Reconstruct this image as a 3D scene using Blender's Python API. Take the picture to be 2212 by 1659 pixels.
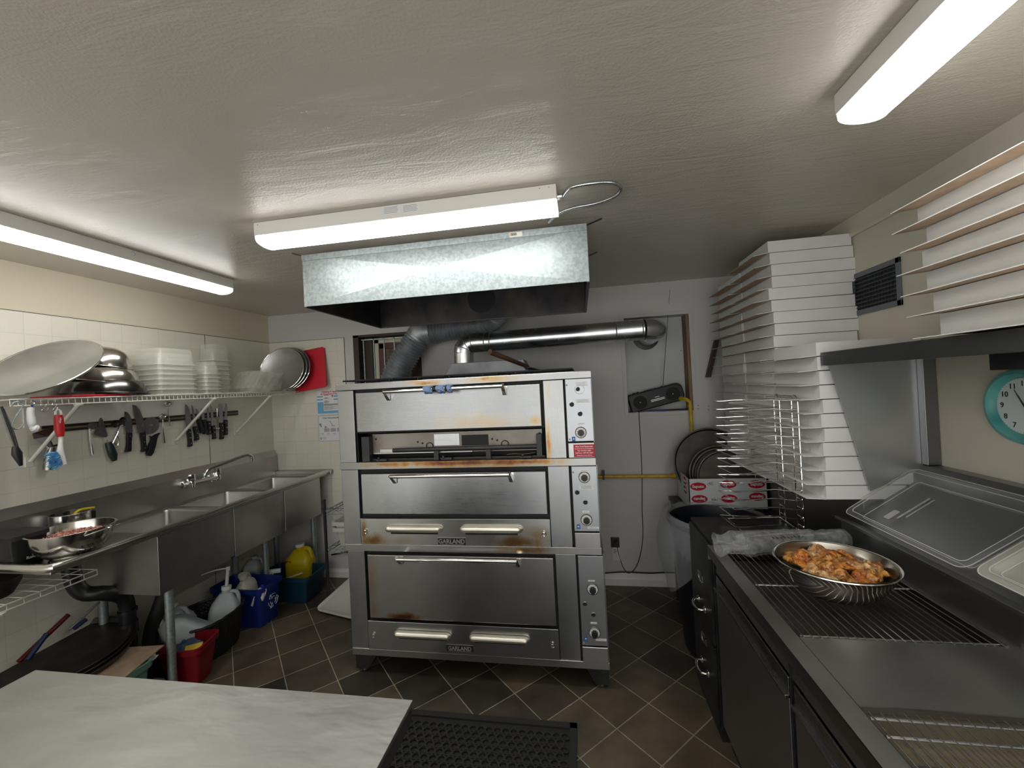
import bpy, math, random
from mathutils import Vector, Matrix, noise
random.seed(7)
PI = math.pi
for o in list(bpy.data.objects): bpy.data.objects.remove(o)
C = bpy.context.scene.collection
scn = bpy.context.scene

# ---------------------------------------------------------------- camera, world, exposure
F_PX = 882.14; W_PX, H_PX = 2212, 1659
PITCH, ROLL, YAW = 0.0057998, -0.050313, 0.163634
CAM = Vector((0, 0, 1.58416))
def cam_axes():
    cy, sy = math.cos(YAW), math.sin(YAW)
    f = Vector((-sy*math.cos(PITCH), cy*math.cos(PITCH), math.sin(PITCH)))
    r = Vector((cy, sy, 0)); u = r.cross(f)
    return r*math.cos(ROLL)+u*math.sin(ROLL), -r*math.sin(ROLL)+u*math.cos(ROLL), f
CR, CU, CF = cam_axes()
cd = bpy.data.cameras.new('camera'); cam = bpy.data.objects.new('camera', cd); C.objects.link(cam)
cd.sensor_width = 36; cd.sensor_fit = 'HORIZONTAL'; cd.lens = 36*F_PX/W_PX; cd.clip_start = .02
m = Matrix.Identity(4)
for i in range(3):
    m[i][0] = CR[i]; m[i][1] = CU[i]; m[i][2] = -CF[i]; m[i][3] = CAM[i]
cam.matrix_world = m
scn.camera = cam
w = bpy.data.worlds.new('world'); scn.world = w; w.use_nodes = True
w.node_tree.nodes['Background'].inputs[0].default_value = (.93, .93, .90, 1)
w.node_tree.nodes['Background'].inputs[1].default_value = 1.25  # fill light added for the oven front; enters where the rear wall is omitted
scn.view_settings.view_transform = 'Standard'; scn.view_settings.look = 'None'
scn.view_settings.gamma = 1; scn.view_settings.exposure = 0.95
LAMP = 8.0            # brightness of the ceiling tubes
scn.cycles.max_bounces = 10; scn.cycles.diffuse_bounces = 5; scn.cycles.glossy_bounces = 5
scn.cycles.transmission_bounces = 8; scn.cycles.transparent_max_bounces = 24
scn.cycles.sample_clamp_indirect = 6; scn.cycles.caustics_reflective = False; scn.cycles.caustics_refractive = False

def at(px, py, ax, v):
    """the point of the plane ax = v that the photograph shows at (px, py)"""
    d = CR*((px-W_PX/2)/F_PX) - CU*((py-H_PX/2)/F_PX) + CF
    i = 'xyz'.index(ax); t = (v-CAM[i])/d[i]
    return CAM + d*t

# ---------------------------------------------------------------- materials
def _nodes(name):
    m = bpy.data.materials.new(name); m.use_nodes = True
    nt = m.node_tree; b = nt.nodes['Principled BSDF']
    return m, nt, b
def _n(nt, t, **k):
    n = nt.nodes.new(t)
    for a, v in k.items():
        if a in n.inputs: n.inputs[a].default_value = v
        else: setattr(n, a, v)
    return n
def mat(name, col, rough=.5, metal=0, trans=0, alpha=1, ior=1.45, emit=0, spec=.5, coat=0):
    m, nt, b = _nodes(name)
    b.inputs['Base Color'].default_value = (*col, 1); b.inputs['Roughness'].default_value = rough
    b.inputs['Metallic'].default_value = metal; b.inputs['Transmission Weight'].default_value = trans
    b.inputs['Alpha'].default_value = alpha; b.inputs['IOR'].default_value = ior
    b.inputs['Specular IOR Level'].default_value = spec; b.inputs['Coat Weight'].default_value = coat
    if emit:
        b.inputs['Emission Color'].default_value = (*col, 1); b.inputs['Emission Strength'].default_value = emit
    return m
def noisy(name, c1, c2, rough=.5, metal=0, scale=8, bump=0, bscale=60, rvar=0, stretch=(1, 1, 1), detail=4, contrast=(.35, .65), spec=.5):
    """base colour that wanders between two tones, roughness that wanders with it, fine bump"""
    m, nt, b = _nodes(name); L = nt.links
    tc = _n(nt, 'ShaderNodeTexCoord'); mp = _n(nt, 'ShaderNodeMapping'); mp.inputs['Scale'].default_value = stretch
    L.new(tc.outputs['Object'], mp.inputs['Vector'])
    nz = _n(nt, 'ShaderNodeTexNoise', Scale=scale, Detail=detail); L.new(mp.outputs[0], nz.inputs['Vector'])
    cr = _n(nt, 'ShaderNodeValToRGB'); e = cr.color_ramp.elements
    e[0].position, e[1].position = contrast; e[0].color = (*c1, 1); e[1].color = (*c2, 1)
    L.new(nz.outputs['Fac'], cr.inputs['Fac']); L.new(cr.outputs[0], b.inputs['Base Color'])
    b.inputs['Metallic'].default_value = metal; b.inputs['Roughness'].default_value = rough
    b.inputs['Specular IOR Level'].default_value = spec
    if rvar:
        mr = _n(nt, 'ShaderNodeMapRange'); mr.inputs['To Min'].default_value = rough-rvar; mr.inputs['To Max'].default_value = rough+rvar
        L.new(nz.outputs['Fac'], mr.inputs['Value']); L.new(mr.outputs[0], b.inputs['Roughness'])
    if bump:
        n2 = _n(nt, 'ShaderNodeTexNoise', Scale=bscale, Detail=3); L.new(mp.outputs[0], n2.inputs['Vector'])
        bp = _n(nt, 'ShaderNodeBump'); bp.inputs['Strength'].default_value = bump; bp.inputs['Distance'].default_value = .01
        L.new(n2.outputs['Fac'], bp.inputs['Height']); L.new(bp.outputs[0], b.inputs['Normal'])
    return m
def steel(name, c=(.56, .55, .53), rough=.3, rvar=.08, bump=.06, grain='x', scale=3, dark=.8):
    st = {'x': (1, 40, 40), 'y': (40, 1, 40), 'z': (40, 40, 1), 'n': (1, 1, 1)}[grain]
    m, nt, b = _nodes(name); L = nt.links
    tc = _n(nt, 'ShaderNodeTexCoord')
    nz = _n(nt, 'ShaderNodeTexNoise', Scale=scale, Detail=5, Roughness=.6); L.new(tc.outputs['Object'], nz.inputs['Vector'])
    mp = _n(nt, 'ShaderNodeMapping'); mp.inputs['Scale'].default_value = st; L.new(tc.outputs['Object'], mp.inputs['Vector'])
    gr = _n(nt, 'ShaderNodeTexNoise', Scale=8, Detail=3); L.new(mp.outputs[0], gr.inputs['Vector'])
    cr = _n(nt, 'ShaderNodeValToRGB'); e = cr.color_ramp.elements
    e[0].position, e[1].position = .3, .7
    e[0].color = (*[x*dark for x in c], 1); e[1].color = (*c, 1)
    L.new(nz.outputs['Fac'], cr.inputs['Fac']); L.new(cr.outputs[0], b.inputs['Base Color'])
    b.inputs['Metallic'].default_value = 1
    mr = _n(nt, 'ShaderNodeMapRange'); mr.inputs['To Min'].default_value = rough-rvar; mr.inputs['To Max'].default_value = rough+rvar
    mx = _n(nt, 'ShaderNodeMath', operation='ADD'); L.new(nz.outputs['Fac'], mx.inputs[0]); L.new(gr.outputs['Fac'], mx.inputs[1])
    mh = _n(nt, 'ShaderNodeMath', operation='MULTIPLY'); mh.inputs[1].default_value = .5; L.new(mx.outputs[0], mh.inputs[0])
    L.new(mh.outputs[0], mr.inputs['Value']); L.new(mr.outputs[0], b.inputs['Roughness'])
    bp = _n(nt, 'ShaderNodeBump'); bp.inputs['Strength'].default_value = bump; bp.inputs['Distance'].default_value = .002
    L.new(gr.outputs['Fac'], bp.inputs['Height']); L.new(bp.outputs[0], b.inputs['Normal'])
    return m
M = {}
M['steel'] = steel('brushed steel', (.50, .49, .47), .30)
M['steel_y'] = steel('brushed steel along y', (.52, .51, .49), .30, grain='y')
M['steel_dark'] = steel('dark brushed steel', (.33, .325, .315), .34, grain='y')
M['sink'] = steel('sink steel', (.56, .55, .53), .33, grain='y', dark=.75)
M['chrome'] = mat('chrome', (.8, .8, .79), .09, 1)
M['bowl'] = steel('bowl steel', (.66, .64, .60), .16, .04, .01, 'n', 5)
M['galv'] = noisy('galvanised sheet', (.30, .345, .35), (.42, .465, .47), .52, .85, 70, .05, 90, .07, detail=2)
M['galv_pipe'] = noisy('galvanised pipe', (.55, .58, .60), (.74, .77, .78), .26, 1, 9, .02, 60, .06)
M['soot'] = noisy('sooty inside', (.035, .035, .045), (.10, .085, .075), .55, .5, 5)
M['black'] = mat('black plastic', (.012, .012, .014), .35)
M['black_matte'] = mat('black matte', (.015, .015, .016), .7)
M['black_metal'] = noisy('black enamel', (.014, .014, .016), (.03, .03, .032), .38, .2, 12)
M['seal'] = mat('dark gap', (.012, .012, .014), .6)
M['white'] = mat('white plastic', (.75, .75, .73), .35)
M['white_wire'] = mat('white coated wire', (.72, .70, .64), .35)
M['white_enamel'] = mat('white lamp housing', (.78, .76, .72), .4)
M['lamp'] = mat('lit diffuser', (1.0, .99, .96), .4, emit=LAMP)
M['card'] = noisy('white box card', (.77, .77, .75), (.80, .80, .785), .65, 0, 12)
M['kraft'] = noisy('kraft card', (.40, .28, .19), (.48, .35, .25), .8, 0, 20)
M['red'] = mat('red plastic', (.55, .02, .035), .4)
M['red_bin'] = mat('red bin plastic', (.20, .006, .012), .4)
M['blue_bin'] = mat('blue bin plastic', (.008, .022, .17), .38)
M['teal_bin'] = mat('teal bin plastic', (.006, .035, .065), .4)
M['yellow'] = mat('yellow plastic', (.58, .44, .01), .35)
M['gas'] = noisy('yellow pipe paint', (.50, .33, .02), (.66, .46, .03), .45, 0, 20)
M['jug'] = mat('milky plastic', (.42, .46, .47), .35)
M['jug_cream'] = mat('cream plastic', (.62, .60, .50), .4)
M['blue_cap'] = mat('blue cap', (.02, .05, .35), .35)
M['paper'] = mat('paper', (.78, .78, .78), .7)
M['ink'] = mat('black ink', (.02, .02, .02), .7)
M['red_ink'] = mat('red ink', (.5, .01, .03), .6)
M['blue_ink'] = mat('pale blue ink', (.12, .38, .62), .6)
M['grey_ink'] = mat('grey ink', (.28, .3, .33), .7)
M['brown'] = mat('brown frame', (.045, .028, .024), .55)
M['wood'] = noisy('bare timber', (.17, .10, .06), (.30, .19, .11), .7, 0, 6, stretch=(8, 8, 1))
M['dark_wood'] = noisy('old handle wood', (.10, .045, .03), (.18, .09, .06), .5, 0, 8)
M['letter'] = mat('badge lettering', (.34, .34, .32), .45, .3)
M['rubber'] = mat('black rubber', (.022, .022, .022), .65)
M['pan_dark'] = noisy('seasoned pan', (.022, .020, .018), (.05, .042, .035), .42, .5, 10)
M['pan_rim'] = noisy('worn pan rim', (.20, .17, .13), (.40, .36, .30), .35, .7, 10)
M['alu'] = noisy('aluminium pan', (.42, .42, .41), (.54, .54, .52), .38, .85, 5, rvar=.06)
M['teal'] = noisy('teal clock rim', (.05, .27, .26), (.13, .42, .39), .4, 0, 9)
def clear(name, col, rough=.08, alpha=.3):
    """thin clear plastic: part see-through, part glossy"""
    return mat(name, col, rough, alpha=alpha, spec=.8)
M['tub'] = clear('clear tub plastic', (.80, .80, .72), .2, .15)
M['tub_rim'] = clear('tub rim', (.85, .85, .78), .2, .45)
M['lid'] = clear('clear lid plastic', (.45, .46, .46), .05, .10)
M['film'] = clear('plastic film', (.88, .90, .90), .04, .13)
M['bag'] = clear('clear bin bag', (.55, .56, .60), .08, .26)

# ---------------------------------------------------------------- mesh building
class MB:
    def __init__(s): s.v = []; s.f = []; s.T = None; s.c = []
    def add(s, vs, fs):
        n = len(s.v); s.c.append((n, len(s.f)))
        if s.T is not None: vs = [s.T @ Vector(v) for v in vs]
        s.v += [tuple(v) for v in vs]; s.f += [tuple(n+i for i in f) for f in fs]; return s
    def box(s, x0, x1, y0, y1, z0, z1):
        x0, x1 = sorted((x0, x1)); y0, y1 = sorted((y0, y1)); z0, z1 = sorted((z0, z1))
        return s.add([(x, y, z) for z in (z0, z1) for y in (y0, y1) for x in (x0, x1)],
                     [(0, 2, 3, 1), (4, 5, 7, 6), (0, 1, 5, 4), (2, 6, 7, 3), (0, 4, 6, 2), (1, 3, 7, 5)])
    def hexa(s, a, b):
        """two matching quads a and b joined into a solid"""
        return s.add(list(a)+list(b), [(3, 2, 1, 0), (4, 5, 6, 7), (0, 1, 5, 4), (1, 2, 6, 5), (2, 3, 7, 6), (3, 0, 4, 7)])
    def prism(s, pts, d):
        """a polygon swept by the vector d"""
        n = len(pts); d = Vector(d); a = [Vector(p) for p in pts]
        return s.add(a+[p+d for p in a], [tuple(range(n))[::-1], tuple(range(n, 2*n))]+[(i, (i+1) % n, n+(i+1) % n, n+i) for i in range(n)])
    def tube(s, pts, r, n=8, closed=False, caps=True):
        pts = [Vector(p) for p in pts]; k = len(pts); rs = r if isinstance(r, (list, tuple)) else [r]*k
        vs = []; up = None
        for i, p in enumerate(pts):
            if closed: t = pts[(i+1) % k]-pts[i-1]
            else: t = pts[min(i+1, k-1)]-pts[max(i-1, 0)]
            if t.length < 1e-9: t = Vector((0, 0, 1))
            t.normalize()
            if up is None: up = Vector((0, 0, 1)) if abs(t.z) < .9 else Vector((1, 0, 0))
            a = up-t*up.dot(t)
            if a.length < 1e-4: a = (Vector((1, 0, 0)) if abs(t.x) < .9 else Vector((0, 1, 0))); a = a-t*a.dot(t)
            a.normalize(); up = a; b = t.cross(a)
            vs += [p+(a*math.cos(2*PI*j/n)+b*math.sin(2*PI*j/n))*rs[i] for j in range(n)]
        fs = [(i*n+j, i*n+(j+1) % n, ((i+1) % k)*n+(j+1) % n, ((i+1) % k)*n+j) for i in range(k if closed else k-1) for j in range(n)]
        if caps and not closed: fs += [tuple(range(n))[::-1], tuple((k-1)*n+j for j in range(n))]
        return s.add(vs, fs)
    def cyl(s, a, b, r, n=20, r2=None): return s.tube([a, b], [r, r if r2 is None else r2], n)
    def lathe(s, prof, c=(0, 0, 0), n=32, axis='z', sx=1, sy=1):
        """profile of (radius, height) turned about an axis through c"""
        c = Vector(c); vs = []; fs = []
        def pt(a, b, h):
            return c+(Vector((a, b, h)) if axis == 'z' else Vector((a, h, b)) if axis == 'y' else Vector((h, a, b)))
        ring = []
        for r, h in prof:
            if r < 1e-6: ring.append([len(vs)]); vs.append(pt(0, 0, h))
            else:
                ring.append(list(range(len(vs), len(vs)+n)))
                vs += [pt(r*sx*math.cos(2*PI*j/n), r*sy*math.sin(2*PI*j/n), h) for j in range(n)]
        for i in range(len(ring)-1):
            A, B = ring[i], ring[i+1]
            for j in range(n):
                if len(A) == 1 and len(B) == 1: continue
                if len(A) == 1: fs.append((A[0], B[j], B[(j+1) % n]))
                elif len(B) == 1: fs.append((A[j], B[0], A[(j+1) % n]))
                else: fs.append((A[j], B[j], B[(j+1) % n], A[(j+1) % n]))
        return s.add(vs, fs)
    def rrect(s, cx, cy, w, d, levels, r=.02, n=5, close=(True, True)):
        """stack of rounded rectangles: levels = [(z, grow)], capped at both ends if asked"""
        vs = []; k = 4*n; fs = []
        for z, g in levels:
            hw, hd, rr = w/2+g, d/2+g, max(.001, r+g*.5)
            for q, (sx, sy) in enumerate(((1, 1), (-1, 1), (-1, -1), (1, -1))):
                for i in range(n):
                    a = PI/2*q+PI/2*i/(n-1)
                    vs.append((cx+sx*(hw-rr)+rr*math.cos(a), cy+sy*(hd-rr)+rr*math.sin(a), z))
        for i in range(len(levels)-1):
            fs += [(i*k+j, i*k+(j+1) % k, (i+1)*k+(j+1) % k, (i+1)*k+j) for j in range(k)]
        if close[0]: fs.append(tuple(range(k))[::-1])
        if close[1]: fs.append(tuple((len(levels)-1)*k+j for j in range(k)))
        return s.add(vs, fs)
    def grid(s, fn, nu, nv):
        vs = [fn(i/nu, j/nv) for j in range(nv+1) for i in range(nu+1)]
        return s.add(vs, [(j*(nu+1)+i, j*(nu+1)+i+1, (j+1)*(nu+1)+i+1, (j+1)*(nu+1)+i) for j in range(nv) for i in range(nu)])
    def each(s, name, m, parent=None, k=1, **kw):
        """like build, but every k shapes become an object of their own"""
        out = []; cs = s.c[::k]+[(len(s.v), len(s.f))]
        for (v0, f0), (v1, f1) in zip(cs, cs[1:]):
            q = MB(); q.v = s.v[v0:v1]; q.f = [tuple(i-v0 for i in f) for f in s.f[f0:f1]]; out.append(q.build(name, m, parent, **kw))
        return out
    def build(s, name, m, parent=None, smooth=False, bevel=0, thick=0, sub=0):
        me = bpy.data.meshes.new(name); off = Vector((0, 0, 0)); p = parent
        while p is not None: off += p.location; p = p.parent
        me.from_pydata([tuple(Vector(v)-off) for v in s.v], [], s.f); me.validate(); me.update()
        o = bpy.data.objects.new(name, me); C.objects.link(o)
        for mm in (m if isinstance(m, (list, tuple)) else [m]): me.materials.append(M[mm] if isinstance(mm, str) else mm)
        if parent is not None: o.parent = parent
        if smooth:
            for p in me.polygons: p.use_smooth = True
            try: me.set_sharp_from_angle(angle=math.radians(38 if smooth is True else smooth))
            except Exception: pass
        if thick:
            md = o.modifiers.new('thickness', 'SOLIDIFY'); md.thickness = thick; md.offset = 0
        if bevel:
            md = o.modifiers.new('edges', 'BEVEL'); md.width = bevel; md.segments = 2; md.limit_method = 'ANGLE'; md.harden_normals = False
        if sub:
            md = o.modifiers.new('soft', 'SUBSURF'); md.levels = md.render_levels = sub
        return o
def tag(o, label, cat, group=None, kind=None):
    if label: o['label'] = label
    if cat: o['category'] = cat
    if group: o['group'] = group
    if kind: o['kind'] = kind
    return o
def thing(name, label, cat, loc=(0, 0, 0), group=None, rotz=0):
    o = bpy.data.objects.new(name, None); C.objects.link(o); o.location = loc; o.empty_display_size = .05
    o.rotation_euler = (0, 0, rotz)
    return tag(o, label, cat, group)
def struct(o): o['kind'] = 'structure'; return o
def copy_tree(o, parent=None):
    c = o.copy(); C.objects.link(c)
    if parent is not None: c.parent = parent
    for ch in [x for x in o.children]: copy_tree(ch, c)
    return c
def text(name, body, size, loc, xdir, ydir, m, parent=None, bold=0, align='CENTER', extrude=.0004):
    cu = bpy.data.curves.new(name, 'FONT'); cu.body = body; cu.size = size; cu.align_x = align; cu.align_y = 'CENTER'
    cu.extrude = extrude; cu.offset = bold; cu.resolution_u = 3
    o = bpy.data.objects.new(name, cu); C.objects.link(o); cu.materials.append(M[m])
    X = Vector(xdir).normalized(); Y = Vector(ydir).normalized(); Z = X.cross(Y)
    off = Vector((0, 0, 0)); p = parent
    while p is not None: off += p.location; p = p.parent
    mm = Matrix.Identity(4)
    for i in range(3): mm[i][0] = X[i]; mm[i][1] = Y[i]; mm[i][2] = Z[i]; mm[i][3] = Vector(loc)[i]-off[i]
    if parent is not None: o.parent = parent
    o.matrix_local = mm
    return o
def bez(p0, p1, p2, p3, n=10):
    p0, p1, p2, p3 = map(Vector, (p0, p1, p2, p3))
    return [p0*(1-t)**3+p1*3*t*(1-t)**2+p2*3*t*t*(1-t)+p3*t**3 for t in [i/n for i in range(n+1)]]
def smooth_path(pts, n=6):
    pts = [Vector(p) for p in pts]; out = []
    for i in range(len(pts)-1):
        a = pts[max(i-1, 0)]; b = pts[i]; c = pts[i+1]; d = pts[min(i+2, len(pts)-1)]
        for k in range(n):
            t = k/n
            out.append(.5*((2*b)+(c-a)*t+(2*a-5*b+4*c-d)*t*t+(3*b-a-3*c+d)*t**3))
    return out+[pts[-1]]
def disc_frame(c, n, up=(0, 0, 1)):
    """matrix with local z along n at c"""
    Z = Vector(n).normalized(); X = Vector(up).cross(Z)
    if X.length < 1e-4: X = Vector((1, 0, 0))
    X.normalize(); Y = Z.cross(X); mm = Matrix.Identity(4)
    for i in range(3): mm[i][0] = X[i]; mm[i][1] = Y[i]; mm[i][2] = Z[i]; mm[i][3] = c[i]
    return mm
# ---------------------------------------------------------------- room shell
XL, XR, YB, YR, ZC = -2.73, 1.387, 3.266, -1.6, 2.323
def tile_mat(name, axes, origin, rot, size, c1, c2, grout, mort, rough, bump, spec=.5, rvar=.05, mix=.5, nscale=3.5, dark=.75):
    m, nt, b = _nodes(name); L = nt.links
    g = _n(nt, 'ShaderNodeNewGeometry'); sp = _n(nt, 'ShaderNodeSeparateXYZ'); L.new(g.outputs['Position'], sp.inputs[0])
    cb = _n(nt, 'ShaderNodeCombineXYZ'); L.new(sp.outputs['xyz'.index(axes[0])], cb.inputs[0]); L.new(sp.outputs['xyz'.index(axes[1])], cb.inputs[1])
    m1 = _n(nt, 'ShaderNodeMapping'); m1.inputs['Location'].default_value = (-origin[0], -origin[1], 0); L.new(cb.outputs[0], m1.inputs[0])
    m2 = _n(nt, 'ShaderNodeMapping'); m2.inputs['Rotation'].default_value = (0, 0, rot); L.new(m1.outputs[0], m2.inputs[0])
    br = _n(nt, 'ShaderNodeTexBrick', offset=0.0, squash=1.0); L.new(m2.outputs[0], br.inputs['Vector'])
    br.inputs['Scale'].default_value = 1; br.inputs['Brick Width'].default_value = size; br.inputs['Row Height'].default_value = size
    br.inputs['Mortar Size'].default_value = mort; br.inputs['Mortar Smooth'].default_value = .15
    br.inputs['Color1'].default_value = (*c1, 1); br.inputs['Color2'].default_value = (*c2, 1); br.inputs['Mortar'].default_value = (*grout, 1)
    nz = _n(nt, 'ShaderNodeTexNoise', Scale=nscale, Detail=6, Roughness=.62); L.new(g.outputs['Position'], nz.inputs['Vector'])
    cr = _n(nt, 'ShaderNodeMapRange'); cr.inputs['From Min'].default_value = .32; cr.inputs['From Max'].default_value = .68
    cr.inputs['To Min'].default_value = dark; cr.inputs['To Max'].default_value = 1.18 if dark < .9 else 1.02
    L.new(nz.outputs['Fac'], cr.inputs['Value'])
    mu = _n(nt, 'ShaderNodeMix', data_type='RGBA', blend_type='MULTIPLY'); mu.inputs[0].default_value = 1
    L.new(br.outputs['Color'], mu.inputs[6]); L.new(cr.outputs[0], mu.inputs[7])
    L.new(mu.outputs[2], b.inputs['Base Color'])
    mr = _n(nt, 'ShaderNodeMapRange'); mr.inputs['To Min'].default_value = rough-rvar; mr.inputs['To Max'].default_value = rough+rvar
    L.new(nz.outputs['Fac'], mr.inputs['Value']); L.new(mr.outputs[0], b.inputs['Roughness'])
    b.inputs['Specular IOR Level'].default_value = spec
    iv = _n(nt, 'ShaderNodeMath', operation='SUBTRACT'); iv.inputs[0].default_value = 1; L.new(br.outputs['Fac'], iv.inputs[1])
    bp = _n(nt, 'ShaderNodeBump'); bp.inputs['Strength'].default_value = bump; bp.inputs['Distance'].default_value = .003
    L.new(iv.outputs[0], bp.inputs['Height']); L.new(bp.outputs[0], b.inputs['Normal'])
    return m
M['floor'] = tile_mat('slate floor tile', 'xy', (-.0783, 2.078), PI/4, .235, (.135, .105, .070), (.036, .031, .025), (.36, .33, .24), .0027, .42, .5, nscale=4.5, dark=.55)
M['frp_l'] = tile_mat('embossed wall board', 'yz', (1.729, 2.08), 0, .111, (.74, .72, .61), (.76, .74, .63), (.68, .66, .57), .0012, .36, .7, dark=.97)
M['frp_b'] = tile_mat('embossed wall board back', 'xz', (-2.73, 2.08), 0, .111, (.74, .72, .61), (.76, .74, .63), (.68, .66, .57), .0012, .36, .7, dark=.97)
def ceiling_mat():
    m, nt, b = _nodes('glossy ceiling paint'); L = nt.links
    g = _n(nt, 'ShaderNodeNewGeometry')
    n1 = _n(nt, 'ShaderNodeTexNoise', Scale=1.3, Detail=5); L.new(g.outputs['Position'], n1.inputs['Vector'])
    cr = _n(nt, 'ShaderNodeValToRGB'); e = cr.color_ramp.elements; e[0].position, e[1].position = .3, .7
    e[0].color = (.58, .535, .46, 1); e[1].color = (.65, .605, .525, 1)
    L.new(n1.outputs['Fac'], cr.inputs[0]); L.new(cr.outputs[0], b.inputs['Base Color'])
    n2 = _n(nt, 'ShaderNodeTexNoise', Scale=130, Detail=2); L.new(g.outputs['Position'], n2.inputs['Vector'])
    mp = _n(nt, 'ShaderNodeMapping'); mp.inputs['Rotation'].default_value = (0, 0, .5); mp.inputs['Scale'].default_value = (1.2, 6, 1)
    L.new(g.outputs['Position'], mp.inputs[0])
    n3 = _n(nt, 'ShaderNodeTexNoise', Scale=2.2, Detail=6, Roughness=.65, Distortion=1.2); L.new(mp.outputs[0], n3.inputs['Vector'])
    b1 = _n(nt, 'ShaderNodeBump'); b1.inputs['Strength'].default_value = .35; b1.inputs['Distance'].default_value = .003
    b2 = _n(nt, 'ShaderNodeBump'); b2.inputs['Strength'].default_value = .35; b2.inputs['Distance'].default_value = .01
    L.new(n2.outputs['Fac'], b1.inputs['Height']); L.new(n3.outputs['Fac'], b2.inputs['Height'])
    L.new(b1.outputs[0], b2.inputs['Normal']); L.new(b2.outputs[0], b.inputs['Normal'])
    b.inputs['Roughness'].default_value = .33; b.inputs['Specular IOR Level'].default_value = .55
    return m
M['ceiling'] = ceiling_mat()
M['wall'] = noisy('painted wall', (.56, .55, .53), (.60, .59, .57), .55, 0, 1.5, .06, 150)
M['wall_cream'] = noisy('cream painted wall', (.68, .62, .48), (.72, .66, .52), .55, 0, 1.5, .05, 150)
M['wall_beige'] = noisy('beige painted wall', (.58, .545, .46), (.62, .585, .50), .55, 0, 1.5, .05, 150)
M['niche'] = noisy('grey painted sheet', (.50, .52, .53), (.56, .58, .58), .5, 0, 3)

struct(MB().box(XL-.1, XR+.1, YR-.1, YB+.2, -.1, 0).build('floor', 'floor'))
struct(MB().box(XL-.1, XR+.1, YR-.1, YB+.2, ZC, ZC+.1).build('ceiling', 'ceiling'))
wl = struct(MB().box(XL-.1, XL, YR, YB+.2, 0, ZC).build('wall_left', 'wall_cream'))
wr = struct(MB().box(XR, XR+.1, YR, YB+.2, 0, ZC).build('wall_right', 'wall_beige'))

WX0, WX1, WZ0, WZ1 = -1.915, -1.30, 1.52, 2.092
NX0, NX1, NZ0, NZ1 = .362, .838, 1.335, 2.066
b = MB()
b.box(XL, WX0, YB, YB+.13, 0, ZC).box(WX0, WX1, YB, YB+.13, 0, WZ0).box(WX0, WX1, YB, YB+.13, WZ1, ZC)
b.box(WX1, NX0, YB, YB+.13, 0, ZC).box(NX0, NX1, YB, YB+.13, 0, NZ0).box(NX0, NX1, YB, YB+.13, NZ1, ZC).box(NX1, XR, YB, YB+.13, 0, ZC)
b.box(XL, XR, YB+.13, YB+.2, 0, ZC)
wb = struct(b.build('wall_back', 'wall'))
# embossed boards fixed to the walls
MB().box(XL, XL+.004, YR, 2.6205, .0, 2.079).build('tile_board', 'frp_l', wl)
MB().box(XL, XL+.004, 2.6235, YB-.002, .0, 2.079).build('tile_board', 'frp_l', wl)
MB().box(XL, XL+.005, 2.6206, 2.6234, .0, 2.079).box(XL, XL+.005, YR, YB-.002, 2.079, 2.082).build('joint_strip', 'brown', wl)
MB().box(XL+.004, -1.998, YB-.004, YB, .6, 2.079).build('tile_board', 'frp_b', wb)
MB().box(XL+.004, -1.998, YB-.004, YB, .0, .597).build('lower_board', 'wall', wb)
MB().box(XL+.004, -1.995, YB-.005, YB, 2.079, 2.082).box(-1.998, -1.995, YB-.005, YB, 0, 2.079).box(XL+.004, -1.998, YB-.005, YB, .597, .6).build('joint_strip', 'brown', wb)
# niche in the back wall: sheet at the back, timber at the side, flat casing around
MB().box(NX0, NX1, YB+.122, YB+.129, NZ0, NZ1).build('niche_sheet', 'niche', wb)
MB().box(NX1-.022, NX1-.001, YB+.002, YB+.12, NZ0, NZ1).build('niche_stud', 'wood', wb)
b = MB()
for a in ((NX0-.03, NX0, NZ0-.03, NZ1+.025), (NX1, NX1+.03, NZ0-.03, NZ1+.025), (NX0, NX1, NZ1, NZ1+.025), (NX0, NX1, NZ0-.03, NZ0)):
    b.box(a[0], a[1], YB-.004, YB, a[2], a[3])
b.build('niche_casing', 'wall', wb, bevel=.0015)
b = MB()
for x, z in ((.872, 1.37), (.872, 1.345), (.945, 1.36), (.945, 1.335), (.80, 2.04), (.80, 1.80)): b.cyl((x, YB-.002 if x > .84 else YB+.121, z), (x, YB, z) if x > .84 else (x, YB+.123, z), .003, 8)
b.each('screw_hole', 'ink', wb)
# barred window
win = struct(MB().box(WX0, WX0+.05, YB+.0, YB+.128, WZ0, WZ1).box(WX1-.04, WX1, YB, YB+.128, WZ0, WZ1).box(WX0, WX1, YB, YB+.128, WZ1-.02, WZ1)
    .box(WX0, WX1, YB, YB+.128, WZ0, WZ0+.02).box(WX0+.11, WX0+.135, YB+.08, YB+.125, WZ0, WZ1).build('window_1', 'brown'))
b = MB()
for k in range(5): b.box(WX0+.075+.095*k, WX0+.083+.095*k, YB+.03, YB+.042, WZ0+.02, WZ1-.035)
b.box(WX0+.06, WX1-.04, YB+.03, YB+.042, WZ1-.045, WZ1-.035)
b.each('bar', 'galv', win)
MB().box(WX0+.05, WX1-.04, YB+.10, YB+.106, WZ0, WZ1).build('pane', mat('grimy glass', (.10, .075, .06), .15), win)
MB().box(WX0+.15, WX0+.19, YB+.085, YB+.099, WZ0, WZ1-.03).box(WX0+.15, WX1-.05, YB+.085, YB+.099, WZ1-.07, WZ1-.03).build('sash', 'wall_cream', win)
MB().box(WX0+.20, WX0+.24, YB+.08, YB+.099, WZ0, WZ1-.075).box(WX0+.20, WX1-.05, YB+.08, YB+.099, WZ1-.12, WZ1-.08).build('inner_sash', mat('red brown sash', (.10, .03, .025), .5), win)
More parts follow.
